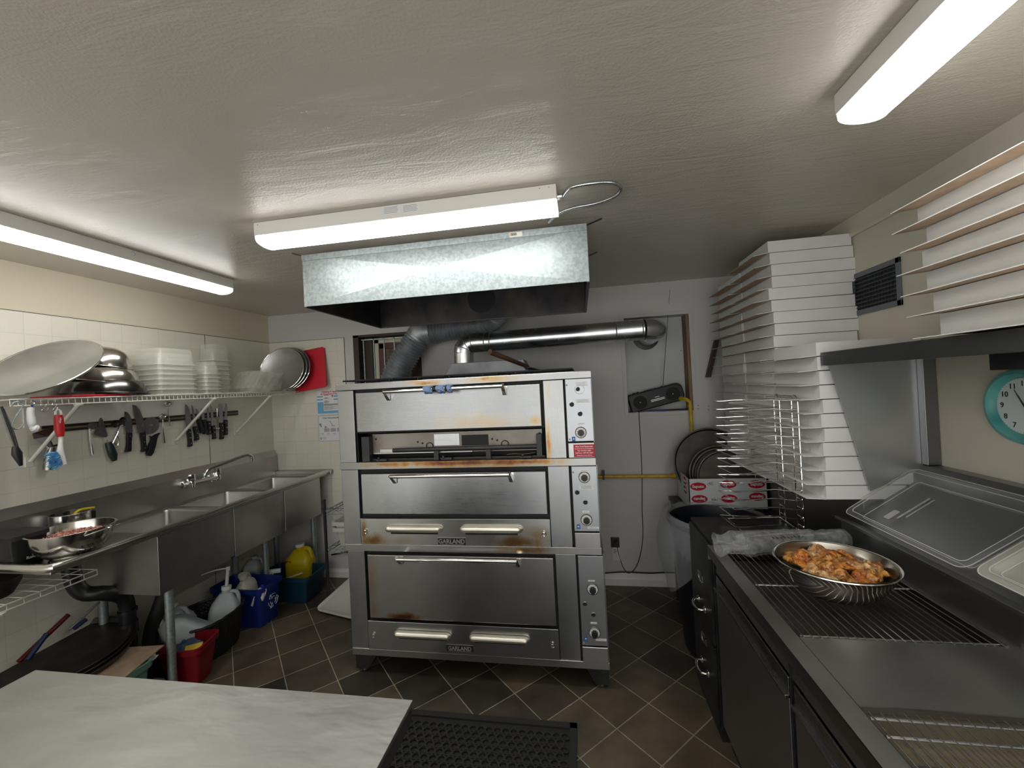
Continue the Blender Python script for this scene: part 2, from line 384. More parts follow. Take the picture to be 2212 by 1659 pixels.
# baseboard and cornice
bb = MB()
bb.prism([(XL, YB-.014, 0), (XL, YB, 0), (XL, YB, .075), (XL, YB-.006, .075), (XL, YB-.009, .062), (XL, YB-.014, .05)], (XR-XL, 0, 0))
bb.prism([(-1.99, YB-.012, .062), (-1.99, YB, .062), (-1.99, YB, .098), (-1.99, YB-.004, .098)], (XR+1.99, 0, 0))
struct(bb.build('baseboard_back', 'white_enamel'))
cn = MB()
cn.prism([(XR, YR, ZC), (XR, YR, 2.245), (XR-.012, YR, 2.245), (XR-.018, YR, 2.258), (XR-.018, YR, 2.285), (XR-.045, YR, ZC)], (0, YB-YR, 0))
struct(cn.build('trim_1', 'wall_beige'))

# ---------------------------------------------------------------- ceiling lights
def strip_light(name, label, x0, x1, y0, y1, along):
    """ceiling strip: white channel with a half-round lit diffuser below"""
    cx, cy = (x0+x1)/2, (y0+y1)/2
    t = thing(name, label, 'ceiling light', (cx, cy, ZC), 'strip lights on the ceiling')
    MB().box(x0, x1, y0, y1, ZC-.056, ZC-.001).build('channel', 'white_enamel', t, bevel=.003)
    prof = []; hw = ((y1-y0) if along == 'x' else (x1-x0))/2-.006
    for k in range(13):
        a = PI*k/12; prof.append((-hw*math.cos(a)*(1 if 0 < k < 12 else 1), -.004-.026*math.sin(a)**.7 if 0 < k < 12 else -.0))
    if along == 'x': pts = [(x0+.008, cy+p, ZC-.057+q) for p, q in prof]; d = (x1-x0-.016, 0, 0)
    else: pts = [(cx+p, y0+.008, ZC-.057+q) for p, q in prof]; d = (0, y1-y0-.016, 0)
    MB().prism(pts, d).build('diffuser', 'lamp', t, smooth=60)
    e = MB()
    for s in (0, 1):
        if along == 'x': xx = x0 if s == 0 else x1-.006; e.prism([(xx, cy+p*1.02, ZC-.0565+q*1.05) for p, q in prof], (.006, 0, 0))
        else: yy = y0 if s == 0 else y1-.006; e.prism([(cx+p*1.02, yy, ZC-.0565+q*1.05) for p, q in prof], (0, .006, 0))
    e.each('end_cap', mat('translucent end cap', (.9, .89, .84), .4, emit=1.6), t)
    return t
lc = strip_light('strip_light', 'lit white strip light on the ceiling in front of the metal hood', -1.31, -.048, 1.51, 1.64, 'x')
ll = strip_light('strip_light', 'lit white strip light along the ceiling above the sink wall', -2.185, -2.055, .95, 2.19, 'y')


lr = strip_light('strip_light', 'lit white strip light along the ceiling nearest the stacked boxes on the right', .712, .842, -.03, 1.226, 'y')
# small stickers and screws on the channels
MB().box(-.73, -.655, 1.5085, 1.51, ZC-.040, ZC-.006).box(-.65, -.575, 1.5085, 1.51, ZC-.040, ZC-.006).each('label_sticker', 'paper', lc)
b = MB()
for i in range(5):
    b.box(-.725, -.67+.002*(i % 3), 1.508, 1.5085, ZC-.034+i*.0055, ZC-.0325+i*.0055); b.box(-.645, -.59+.004*(i % 2), 1.508, 1.5085, ZC-.036+i*.0055, ZC-.0345+i*.0055)
b.build('sticker_print', 'grey_ink', lc)
b = MB()
for x in (-1.29, -.11, -.075): b.cyl((x, 1.511, ZC-.012), (x, 1.5085, ZC-.012), .002, 8)
b.each('screw', 'grey_ink', lc)
MB().lathe([(0, -.003), (.006, -.003), (.009, 0)], (-2.054, 1.62, ZC-.02), 12, 'x').build('screw', 'grey_ink', ll)
# armoured cable from the middle light to the hood
def cable(name, label, pts, r, m, ridge=0):
    t = smooth_path(pts, 10); n = len(t)
    if ridge:
        L = [0]
        for i in range(1, n): L.append(L[-1]+(t[i]-t[i-1]).length)
        out = []; s = 0; total = L[-1]; k = int(total/ridge)
        for i in range(k*2+1):
            d = total*i/(k*2); j = max(q for q in range(n) if L[q] <= d+1e-9); j = min(j, n-2); f = (d-L[j])/max(1e-9, L[j+1]-L[j]); out.append(t[j].lerp(t[j+1], f))
        o = MB().tube(out, [r*(1.12 if i % 2 else .88) for i in range(len(out))], 8).build(name, m, smooth=80)
    else: o = MB().tube(t, r, 8).build(name, m, smooth=True)
    return tag(o, label, 'cable')
P = lambda a, b_, z: at(a, b_, 'z', z)
cable('armoured_cable', 'silver armoured cable looping across the ceiling from the middle light to the hood',
      [(-.028, 1.575, 2.30), P(1235, 405, 2.303), P(1290, 395, 2.306), P(1328, 396, 2.31), P(1341, 408, 2.31), P(1326, 425, 2.31), P(1285, 440, 2.31), P(1235, 450, 2.31), P(1205, 463, 2.31), P(1185, 480, 2.302)], .0065, 'galv_pipe', .009)
MB().cyl((-.05, 1.575, 2.30), (-.03, 1.575, 2.30), .012, 12).build('cable_clamp', 'galv_pipe', lc)
# ---------------------------------------------------------------- the three-deck oven
def heat_steel(name, base, spots, rough=.30, grain='x', scorch=None):
    """brushed steel with heat tint: soft irregular stains at given places (x, z, radius x, radius z, strength)"""
    m = steel(name, base, rough, grain=grain, bump=.018); nt = m.node_tree; L = nt.links; b = nt.nodes['Principled BSDF']
    src = b.inputs['Base Color'].links[0].from_socket
    g = _n(nt, 'ShaderNodeNewGeometry'); nz = _n(nt, 'ShaderNodeTexNoise', Scale=14, Detail=5, Roughness=.65); L.new(g.outputs['Position'], nz.inputs['Vector'])
    acc = None
    for (x, z, rx, rz, s) in spots:
        mp = _n(nt, 'ShaderNodeVectorMath', operation='SUBTRACT'); L.new(g.outputs['Position'], mp.inputs[0]); mp.inputs[1].default_value = (x, 2.13, z)
        sc = _n(nt, 'ShaderNodeVectorMath', operation='MULTIPLY'); L.new(mp.outputs[0], sc.inputs[0]); sc.inputs[1].default_value = (1/rx, 0, 1/rz)
        ln = _n(nt, 'ShaderNodeVectorMath', operation='LENGTH'); L.new(sc.outputs[0], ln.inputs[0])
        ad = _n(nt, 'ShaderNodeMath', operation='MULTIPLY_ADD'); L.new(nz.outputs['Fac'], ad.inputs[0]); ad.inputs[1].default_value = 1.3; L.new(ln.outputs['Value'], ad.inputs[2])
        mr = _n(nt, 'ShaderNodeMapRange'); mr.inputs['From Min'].default_value = 1.65; mr.inputs['From Max'].default_value = .75
        mr.inputs['To Min'].default_value = 0; mr.inputs['To Max'].default_value = s; L.new(ad.outputs[0], mr.inputs['Value'])
        if acc is None: acc = mr.outputs[0]
        else:
            mx = _n(nt, 'ShaderNodeMath', operation='MAXIMUM'); L.new(acc, mx.inputs[0]); L.new(mr.outputs[0], mx.inputs[1]); acc = mx.outputs[0]
    cr = _n(nt, 'ShaderNodeValToRGB'); e = cr.color_ramp.elements
    e[0].position = 0; e[0].color = (.36, .31, .20, 1); e[1].position = 1; e[1].color = (.11, .03, .014, 1)
    k = e.new(.4); k.color = (.36, .23, .08, 1); k = e.new(.72); k.color = (.26, .105, .03, 1)
    L.new(acc, cr.inputs['Fac'])
    fa = _n(nt, 'ShaderNodeMapRange'); fa.inputs['From Max'].default_value = .55; fa.inputs['To Max'].default_value = .92; L.new(acc, fa.inputs['Value'])
    mx = _n(nt, 'ShaderNodeMix', data_type='RGBA'); L.new(fa.outputs[0], mx.inputs[0]); L.new(src, mx.inputs[6]); L.new(cr.outputs[0], mx.inputs[7])
    L.new(mx.outputs[2], b.inputs['Base Color'])
    return m
SB = (.36, .36, .36)
M['ov_cap'] = heat_steel('oven top strip', SB, [(-.45, 1.63, .22, .03, .45), (-.82, 1.625, .10, .02, .75), (-.50, 1.633, .06, .02, .7), (-.9, 1.64, .10, .02, .4)])
M['ov_door1'] = heat_steel('oven upper door', (.315, .32, .325), [(-.55, 1.40, .38, .07, .30), (-.24, 1.40, .05, .04, .5)], .27)
M['ov_stile1'] = heat_steel('oven upper stile', (.36, .36, .36), [(-.175, 1.28, .022, .20, .62), (-.165, 1.55, .02, .1, .2)], .28, 'z')
M['ov_band1'] = heat_steel('oven upper band', SB, [(-.62, 1.185, .66, .028, 1.0), (-1.1, 1.185, .25, .022, .7), (-.3, 1.185, .2, .022, .95), (-.62, 1.168, .68, .02, .5)])
M['ov_panel2'] = heat_steel('oven middle lower panel', (.58, .57, .54), [(-1.19, .76, .12, .05, .75), (-1.235, .80, .03, .12, .6), (-.36, .76, .20, .05, .72), (-.26, .80, .10, .06, .4), (-1.0, .76, .1, .03, .3)])
M['ov_band2'] = heat_steel('oven middle band', (.50, .49, .48), [(-.33, .72, .22, .03, .62)])
M['ov_door3'] = heat_steel('oven lower door', (.46, .455, .445), [(-1.03, .338, .13, .032, 1.25), (-.99, .345, .05, .03, 1.2), (-1.20, .55, .05, .25, .35), (-1.2, .38, .05, .1, .35)], .32)
M['ov'] = steel('oven steel', (.46, .47, .48), .29, .1, .018, grain='x', dark=.72)
M['ov_z'] = steel('oven steel upright', (.40, .405, .415), .32, grain='z', dark=.75)
M['ov_dk'] = steel('oven lower steel', (.46, .455, .45), .32, grain='x')
M['ctl'] = steel('control panel steel', (.40, .41, .43), .33, grain='z')
M['vent'] = steel('polished vent', (.90, .86, .74), .42, .05, .01, 'x')
M['bay'] = noisy('bare bay sheet', (.24, .20, .17), (.36, .33, .30), .5, .5, 5)
M['badge'] = mat('badge black', (.015, .015, .018), .35)

oven = thing('pizza_oven', 'three-deck stainless steel pizza oven standing in the middle of the back wall', 'oven', (-.65, 2.13, 0))
YF, YD = 2.145, 2.96      # carcass front, back
decks = [(-1.364, .061, 1.199, 1.607, .0), (-1.360, .068, .739, 1.157, 0), (-1.345, .079, .153, .699, 0)]
# dark carcass cores with steel side skins
b = MB()
for i, (x0, x1, z0, z1, _) in enumerate(decks):
    if i == 0:
        b.box(x0+.004, x1-.004, YF+.12, YD, z0, z1); b.box(x0+.004, -1.262, YF+.01, YF+.12, z0, z1); b.box(-.19, x1-.004, YF+.01, YF+.12, z0, z1)
        b.box(-1.262, -.19, YF+.012, YF+.12, 1.36, z1)
    else: b.box(x0+.004, x1-.004, YF+.012, YD, z0, z1)
b.build('carcass', 'seal', oven)
b = MB()
for (x0, x1, z0, z1, _) in decks: b.box(x0, x0+.004, YF+.01, YD, z0, z1).box(x1-.004, x1, YF+.01, YD, z0, z1)
b.each('side_skin', 'ov_z', oven)
MB().box(-1.368, .063, 2.128, YD, 1.607, 1.645).build('top_cap', 'ov_cap', oven, bevel=.003)
MB().box(-1.366, .064, 2.130, YD, 1.158, 1.198).build('band', 'ov_band1', oven, bevel=.002)
MB().box(-1.360, .070, 2.130, YD, .700, .738).build('band', 'ov_band2', oven, bevel=.002)
MB().box(-1.343, .080, 2.130, YD, .114, .152).build('band', 'ov_dk', oven, bevel=.002)
# stiles
for (xa, xb, z0, z1, mm) in ((-1.364, -1.266, 1.199, 1.606, 'ov_z'), (-1.360, -1.259, .739, 1.157, 'ov_z'), (-1.345, -1.243, .153, .699, 'ov_z'),
                             (-.189, -.084, 1.199, 1.606, 'ov_stile1'), (-.186, -.076, .739, 1.157, 'ov_z'), (-.170, -.064, .153, .699, 'ov_z')):
    MB().box(xa, xb, 2.134, YF+.012, z0, z1).build('stile', mm, oven, bevel=.002)
# doors with bar handles
def bar_handle(par, xa, xb, z, drop=.042, mm='chrome', y=2.12):
    q = 2.063/2.133; xa, xb, z0 = xa*q, xb*q, z; z = CAM.z-(CAM.z-z)*q; h = MB()
    path = [(xa, y-.002, z-drop+.002), (xa, y-.03, z-drop*.55), (xa, y-.052, z), (xa+.02, y-.058, z+.001)]
    h.tube([(xa, y-.057, z), (xb, y-.057, z)], .0105, 14)
    for x in (xa, xb):
        h.add([(x-.008, y-.045, z+.011), (x+.008, y-.045, z+.011), (x+.008, y-.067, z+.004), (x-.008, y-.067, z+.004),
               (x-.010, y, z-.012), (x+.010, y, z-.012), (x+.010, y-.004, z-.050), (x-.010, y-.004, z-.050)],
              [(0, 1, 2, 3), (7, 6, 5, 4), (0, 4, 5, 1), (1, 5, 6, 2), (2, 6, 7, 3), (3, 7, 4, 0)])
    return h.build('handle', mm, par, smooth=True)
d1 = MB().box(-1.246, -.204, 2.122, YF+.012, 1.369, 1.590).build('door', 'ov_door1', oven, bevel=.003)
bar_handle(d1, -1.080, -.405, 1.590)
d2 = MB().box(-1.236, -.197, 2.122, YF+.012, .910, 1.134).build('door', 'ov', oven, bevel=.003)
bar_handle(d2, -1.065, -.392, 1.116)
d3 = MB().box(-1.221, -.180, 2.122, YF+.012, .331, .682).build('door', 'ov_door3', oven, bevel=.003)
bar_handle(d3, -1.052, -.375, .656)
# blue cloth strips tied around the top handle
b = MB()
for (x0, x1, r) in ((-.815, -.768, .022), (-.745, -.698, .021), (-.685, -.658, .019)):
    pts = [(x0+(x1-x0)*i/6, 2.063, 1.5898) for i in range(7)]
    b.grid(lambda u, v: (x0+(x1-x0)*v+.004*math.sin(u*12), 2.063+r*(1+.28*noise.noise(Vector((math.cos(6.283*u)*2+x0*30, math.sin(6.283*u)*2, v*3)))-.35*(abs(v-.5) > .42))*math.cos(6.283*u),
        1.5898-.002+r*(1+.28*noise.noise(Vector((math.cos(6.283*u)*2+x0*30, math.sin(6.283*u)*2, v*3)))-.35*(abs(v-.5) > .42))*math.sin(6.283*u)), 28, 12)
for q, lb in zip(b.each('rag', mat('blue cloth', (.15, .22, .36), .9), smooth=True), ('blue rag knotted on the top oven handle, leftmost of three', 'blue rag knotted on the top oven handle, middle of three', 'blue rag knotted on the top oven handle, rightmost of three')):
    tag(q, lb, 'rag', 'blue rags on the oven handle')
b = MB().tube([(-.768, 2.063, 1.5898), (-.745, 2.063, 1.5898)], .0125, 12).tube([(-.698, 2.063, 1.5898), (-.685, 2.063, 1.5898)], .0125, 12)
b.each('tape', 'black', d1)
# lower panels with raised vents, ring latches, badges
def vent(par, xa, xb, z):
    n = 14; v = MB(); y = 2.121; hw = (xb-xa)/2; cx = (xa+xb)/2
    def fn(u, w):
        s = 2*u-1; t = 2*w-1; e = max(0, 1-abs(s)**6)**.5; e2 = min(1, (1-abs(s))*9)
        half = .019*math.sqrt(max(0, min(1, (1-abs(s))*8)))
        prof = math.sqrt(max(0, 1-t*t))
        return (cx+hw*s, y-.030*prof*e2**.6, z+half*t+.004*prof)
    v.grid(fn, 40, 10)
    return v.build('vent', 'vent', par, smooth=70)
def low_panel(xa, xb, z0, z1, mm, vents, vz, badge, rings):
    p = MB().box(xa, xb, 2.124, YF+.012, z0, z1).build('lower_panel', mm, oven, bevel=.002)
    for a, c in vents: vent(p, a, c, vz)
    b = MB()
    for a, c in vents: b.box(a+.03, c-.03, 2.1232, 2.124, vz-.030, vz-.020)
    b.each('slot', 'seal', p)
    for x, z in rings:
        MB().tube([(x+.010*math.cos(a), 2.118-.003*math.sin(a), z+.010*math.sin(a)) for a in [2*PI*i/14 for i in range(14)]], .0018, 6, closed=True).cyl((x, 2.124, z+.011), (x, 2.116, z+.011), .006, 10).build('ring_latch', 'chrome', p)
    cx, cz, bw, bh = badge
    g = MB().box(cx-bw/2-.004, cx+bw/2+.004, 2.1225, 2.124, cz-bh/2-.004, cz+bh/2+.004).build('badge', 'chrome', p)
    MB().box(cx-bw/2, cx+bw/2, 2.1210, 2.1226, cz-bh/2, cz+bh/2).build('badge_plate', 'badge', g)
    text('lettering', 'GARLAND', bh*.95, (cx, 2.1206, cz), (1, 0, 0), (0, 0, 1), 'letter', g, bold=.0006).scale = (.98, 1, 1)
    MB().box(cx-bw/2+.008, cx+bw/2-.008, 2.1204, 2.1210, cz-bh/2+.0015, cz-bh/2+.003).build('underline', 'letter', g)
    return p
low_panel(-1.254, -.187, .7395, .884, 'ov_panel2', ((-1.103, -.770), (-.675, -.330)), .830, (-.724, .763, .150, .034), ((-1.222, .812), (-.221, .808)))
low_panel(-1.238, -.172, .154, .313, 'ov_dk', ((-1.083, -.750), (-.653, -.322)), .252, (-.708, .187, .144, .030), ((-1.204, .232), (-.206, .230)))
# open burner bay of the top deck
bay = MB().box(-1.190, -.212, YF+.045, YF+.05, 1.236, 1.348).build('burner_bay', 'bay', oven)
MB().box(-.672, -.818, YF+.040, YF+.045, 1.274, 1.338).build('cover_plate', 'ov', bay)
MB().box(-1.180, -1.190+.98*.0, YF+.038, YF+.045, 1.236, 1.245).build('sill', 'ov', bay) if False else None
MB().box(-.660, -.508, YF+.043, YF+.046, 1.270, 1.328).build('opening', 'seal', bay)
b = MB()
for x, z in ((-.917, 1.297), (-.889, 1.289), (-.487, 1.302), (-.459, 1.294), (-1.17, 1.32), (-.225, 1.325)): b.cyl((x, YF+.046, z), (x, YF+.043, z), .0055, 12)
for x in (-.847, -.417): b.lathe([(.018, 0), (.022, -.002), (.022, -.004), (.017, -.004)], (x, YF+.045, 1.272), 20, 'y')
b.each('hole', 'seal', bay)
MB().box(-1.185, -.6, YF+.035, YF+.045, 1.236, 1.243).box(-1.14, -1.05, YF+.03, YF+.04, 1.245, 1.262).build('foil_lip', 'alu', bay)
MB().tube([(-1.056, YF+.02, 1.256), (-.23, YF+.02, 1.258)], .0125, 14).build('burner_pipe', 'black_metal', bay, smooth=True)
b = MB()
for x in (-.80, -.505): b.box(x-.013, x+.013, YF+.01, YF+.03, 1.199, 1.250)
for x in (-1.12, -.74, -.30): b.box(x-.03, x+.03, YF+.002, YF+.02, 1.201, 1.212).box(x-.022, x-.012, YF+.002, YF+.012, 1.208, 1.222)
b.box(-1.235, -1.19, YF+.0, YF+.05, 1.20, 1.34).box(-.24, -.212, YF+.0, YF+.04, 1.21, 1.325).box(-1.235, -.2, YF+.03, YF+.05, 1.199, 1.209)
b.each('bracket', 'black_metal', bay)
MB().tube(smooth_path([(-.40, YF-.002, 1.222), (-.36, YF-.004, 1.226), (-.31, YF-.004, 1.223), (-.25, YF+.002, 1.229)], 5), .0015, 5).build('wire', mat('copper wire', (.55, .28, .14), .35, .8), bay)
# control panels
def knob(par, x, z, r=.0275):
    k = MB().lathe([(0, -.006), (r*.93, -.006), (r, -.004), (r, 0)], (x, 2.1265, z), 32, 'y').build('dial', 'white', par, smooth=True)
    MB().tube([(x+r*math.cos(a), 2.1205, z+r*math.sin(a)) for a in [2*PI*i/32 for i in range(32)]], .0016, 6, closed=True).build('dial_rim', 'black', k)
    t = MB()
    for a in range(10):
        an = a*PI/5+.3; c, s = math.cos(an), math.sin(an)
        t.box(x+.8*r*c-.0015, x+.8*r*c+.0015, 2.1198, 2.1206, z+.8*r*s-.0008, z+.8*r*s+.0008)
    t.build('dial_marks', 'ink', k)
    pr = []; n = 32
    v = MB(); rr = [r*.60*(1-.13*(i % 4 == 0)) for i in range(n)]
    a0 = [(x+rr[i]*math.cos(2*PI*i/n), 2.1205, z+rr[i]*math.sin(2*PI*i/n)) for i in range(n)]
    v.prism(a0, (0, -.020, 0)); v.box(x-.0022, x+.0022, 2.0995, 2.105, z-r*.58, z+r*.1)
    v.build('knob', 'black', k, bevel=.0015)
def sight_hole(par, x, z, r):
    MB().lathe([(r*.86, -.004), (r, -.003), (r, 0)], (x, 2.1265, z), 24, 'y').build('hole_ring', 'ctl', par, smooth=True)
    MB().lathe([(0, -.0005), (r*.9, -.0005), (r*.9, 0)], (x, 2.1262, z), 24, 'y').build('sight_hole', 'seal', par)
def ctl(x0, x1, z0, z1, ztop, knobs, holes, labels, blue, low):
    p = MB().box(x0, x1, 2.1265, YF+.012, ztop, z1).build('control_panel', 'ctl', oven, bevel=.002)
    MB().box(x0, x1+.001, 2.122, YF+.012, z0, ztop-.006).build('lower_cover', 'ov_dk', p, bevel=.003)
    for k in knobs: knob(p, *k)
    for h in holes: sight_hole(p, *h)
    for (xa, xb, za, zb) in labels:
        l = MB().box(xa, xb, 2.1258, 2.1266, za, zb).build('label_plate', 'paper', p)
        g = MB(); n = 1 if zb-za < .014 else 3
        for i in range(n): zz_ = za+(zb-za)*(i+.7)/(n+.5); g.box(xa+.006, xb-.006-.004*(i % 2), 2.1254, 2.1258, zz_-.0009, zz_+.0009)
        g.build('print', 'grey_ink', l)
    bl = MB().box(blue[0]-.009, blue[0]+.009, 2.1256, 2.1266, blue[1]-.011, blue[1]+.012).build('blue_sticker', mat('sticker blue', (.02, .11, .42), .5), p)
    MB().box(blue[0]-.004, blue[0]+.004, 2.1252, 2.1256, blue[1]-.002, blue[1]+.004).build('print', 'paper', bl)
    b = MB()
    for x, z in ((x0+.008, z1-.03), (x0+.010, ztop+.012)): b.lathe([(0, -.003), (.004, -.003), (.005, 0)], (x, 2.1265, z), 10, 'y')
    b.each('screw', 'grey_ink', p)
    return p
c1 = ctl(-.074, .059, 1.200, 1.606, 1.284, [(-.006, 1.330)], [(-.010, 1.553, .011), (-.045, 1.476, .0125), (-.005, 1.426, .0125)],
         [(-.024, .042, 1.567, 1.592), (-.024, .048, 1.482, 1.502), (-.020, .016, 1.369, 1.380)], (-.044, 1.297), 0)
MB().tube([(-.002+.024*math.cos(a), 2.1263, 1.552+.024*math.sin(a)) for a in [2*PI*i/30 for i in range(30)]], .0008, 4, closed=True).build('ring_mark', 'vent', c1)
ctl(-.064, .065, .739, 1.156, .822, [(.000, 1.100), (.0, .882)], [(-.040, 1.023, .012), (-.001, .972, .012)],
    [(-.022, .028, 1.128, 1.140), (-.026, .042, 1.040, 1.058), (-.018, .016, .918, .928), (.004, .060, .836, .846)], (-.042, .846), 0)
ctl(-.055, .075, .154, .696, .238, [(.013, .528), (.012, .306)], [(-.030, .450, .0115), (.010, .397, .0115)],
    [(-.008, .026, .566, .573), (-.006, .026, .350, .359), (.016, .070, .264, .276)], (-.034, .271), 0)
# red dealer plate
pl = MB().box(-.047, .0585, 2.1195, 2.1225, 1.205, 1.269).build('dealer_plate', mat('red enamel plate', (.45, .004, .02), .4), oven, bevel=.001)
for i, (s, t_) in enumerate((('Allen Food Equipment', .0098), ('Buy, Sell & Trade New & Used Equipment', .0054), ('Tel: 416-701-1000', .0090), ('Toll Free: 1-877-201-0027', .0084), ('75 Ingram Drive, Toronto, M6M 2M2', .0050))):
    text('lettering', s, t_, (.006, 2.1190, (1.2585, 1.2475, 1.2370, 1.2255, 1.2135)[i]), (1, 0, 0), (0, 0, 1), 'paper', pl, bold=.0002)
# feet: flared black legs with small adjusters
def leg(x0, x1, xb0, xb1, y0, y1):
    l = MB().hexa([(xb0, y0, .022), (xb1, y0, .022), (xb1, y1, .022), (xb0, y1, .022)], [(x0, y0, .114), (x1, y0, .114), (x1, y1, .114), (x0, y1, .114)]).build('leg', 'black_metal', oven, bevel=.002)
    MB().cyl(((xb0+xb1)/2, y0+.03, .0), ((xb0+xb1)/2, y0+.03, .024), .009, 10).build('adjuster', 'galv', l)
for y0 in (2.15, 2.95):
    leg(-1.337, -1.20, -1.337, -1.262, y0, y0+.09); leg(-.045, .075, .004, .072, y0, y0+.09)

# flue hood, pipe and ducting behind the oven
fl = thing('flue_pipe', 'shiny galvanised flue pipe running from the oven top into the wall niche', 'pipe', (-.6, 2.86, 1.645))
a = [at(955, 806, 'y', 2.76), at(1148, 796, 'y', 2.76), at(1130, 776, 'y', 2.76), at(977, 785, 'y', 2.76)]
a[0].z = a[1].z = 1.6452
MB().hexa([tuple(q) for q in a], [(q.x, 2.95, q.z) for q in a]).build('draft_hood', noisy('dull grey sheet', (.20, .21, .22), (.32, .33, .34), .45, .7, 6), fl, bevel=.003)
pA = at(1003, 784, 'y', 2.86); pB = at(1002, 762, 'y', 2.86); pC = at(1018, 742, 'y', 2.87); pD = at(1390, 712, 'y', 2.87)
b = MB(); R_ = .070
b.tube([(pA.x, 2.86, pA.z-.02), (pA.x, 2.86, pB.z-.005)], R_, 28)
el = bez((pA.x, 2.86, pB.z-.005), (pA.x, 2.86, pB.z+.05), (pA.x+.02, 2.865, pC.z+.01), (pC.x+.075, 2.87, pC.z+.004), 4)
b.tube(el, R_*1.03, 28)
b.tube([(pC.x+.06, 2.87, pC.z+.003), tuple(pD)], R_, 32)
b.tube([tuple(pD), (pD.x+.05, 2.88, pD.z), (pD.x+.085, 2.915, pD.z), (pD.x+.095, 2.96, pD.z), (pD.x+.095, 3.388, pD.z)], R_*1.02, 32)
b.build('pipe', 'galv_pipe', fl, smooth=True)
b = MB()
for t_ in (0.04, .075, .84, .99):
    q = Vector((pC.x+.06, 2.87, pC.z+.003)).lerp(pD, t_); b.tube([(q.x-.004, q.y, q.z), (q.x, q.y, q.z), (q.x+.004, q.y, q.z)], [R_, R_+.004, R_], 32, caps=False)
for k in (1, 2, 3):
    q = el[k]; d_ = (el[k+1]-el[k-1]).normalized()*.003; b.tube([q-d_, q, q+d_], [R_*1.03, R_*1.03+.004, R_*1.03], 28, caps=False)
b.each('seam_ring', 'galv_pipe', fl, smooth=True)
MB().lathe([(R_*1.03, -.006), (R_*1.45, -.003), (R_*1.45, 0)], (pD.x+.095, YB+.122, pD.z), 32, 'y').build('wall_collar', 'black_metal', fl)
# ribbed flexible duct
def ribbed(path, r, pitch, amp):
    t = smooth_path(path, 24); L = [0]
    for i in range(1, len(t)): L.append(L[-1]+(t[i]-t[i-1]).length)
    n = int(L[-1]/pitch)*4; out = []; j = 0
    for i in range(n+1):
        d = L[-1]*i/n
        while j < len(L)-2 and L[j+1] < d: j += 1
        out.append(t[j].lerp(t[j+1], (d-L[j])/max(1e-9, L[j+1]-L[j])))
    return MB().tube(out, [r+amp*math.cos(i*PI/2) for i in range(len(out))], 26)
du = ribbed([at(843, 840, 'y', 3.09), at(858, 800, 'y', 3.09), at(882, 760, 'y', 3.09), at(905, 727, 'y', 3.09)], .098, .025, .007)
dt = thing('flexible_duct', 'grey ribbed flexible duct bending down behind the oven from the hood', 'duct', (-.95, 3.0, 1.6))
M['duct'] = noisy('duct foil', (.26, .29, .31), (.38, .41, .43), .42, .5, 12)
du.build('lower_run', 'duct', dt, smooth=True)
ribbed([at(920, 722, 'y', 3.09), at(960, 712, 'y', 3.09), at(1040, 700, 'y', 3.08), at(1075, 672, 'y', 2.98), at(1068, 660, 'y', 2.70)], .088, .025, .007).build('upper_run', 'duct', dt, smooth=True)
q0 = at(905, 727, 'y', 3.09); q1 = at(925, 719, 'y', 3.09)
MB().tube([q0-Vector((.02, 0, .03)), q0+Vector((.01, 0, .03)), q1+Vector((.03, 0, .01))], [.100, .106, .098], 26).build('elbow', 'duct', dt, smooth=True)

# ---------------------------------------------------------------- hood
hd = thing('extraction_hood', 'galvanised sheet metal extraction hood hanging from the ceiling above the oven', 'hood', (-.64, 2.25, 2.30))
HX0, HX1, HY0, HY1, HZ0, HZ1 = -1.345, .067, 1.86, 2.66, 2.037, 2.296
def cross_broken(u, v):
    # diagonal creases pressed into the front sheet
    a = 1-abs((u-.5)*2); c = 1-abs((v-.5)*2); return .010*min(a, c)
f = MB(); x0, x1, z0, z1 = HX0, HX1, HZ0, HZ1-.03; mid = ((x0+x1)/2, HY0-.012, (z0+z1)/2+.01)
f.add([(x0, HY0, z0), (x1, HY0, z0), (x1-.1, HY0, z1), (x0+.17, HY0, z1), mid, (x0+.30, HY0, z0+.10), (x0, HY0, z1), (x1, HY0, z1)],
      [(0, 1, 4), (1, 7, 2, 4), (2, 3, 4), (3, 6, 0, 5), (3, 5, 4), (5, 0, 4)])
f.build('front_sheet', 'galv', hd, thick=.0012)
MB().box(HX0, HX1, HY0-.006, HY0+.002, HZ1-.030, HZ1).build('top_flange', 'galv', hd, bevel=.001)
MB().box(HX0, HX0+.0015, HY0, HY1, HZ0, HZ1).box(HX1-.0015, HX1, HY0, HY1, HZ0, HZ1).box(HX0, HX1, HY1-.0015, HY1, HZ0, HZ1).build('side_sheets', 'galv', hd)
i_ = .004
MB().box(HX0+i_, HX0+i_+.002, HY0+i_, HY1-i_, HZ0+.001, HZ1-.004).box(HX1-i_-.002, HX1-i_, HY0+i_, HY1-i_, HZ0+.001, HZ1-.004).box(HX0+i_, HX1-i_, HY1-i_-.002, HY1-i_, HZ0+.001, HZ1-.004)\
    .box(HX0+i_, HX1-i_, HY0+.004, HY0+.006, HZ0+.001, HZ1-.004).box(HX0+i_, HX1-i_, HY0+i_, HY1-i_, HZ1-.006, HZ1-.003).build('sooty_lining', 'soot', hd)
MB().box(HX0, HX1, HY1-.012, HY1+.001, HZ0-.004, HZ0+.004).box(HX1-.012, HX1+.001, HY0, HY1, HZ0-.004, HZ0+.004).box(HX0-.001, HX0+.012, HY0, HY1, HZ0-.004, HZ0+.004).build('lower_hem', mat('hem', (.10, .095, .09), .5, .6), hd)
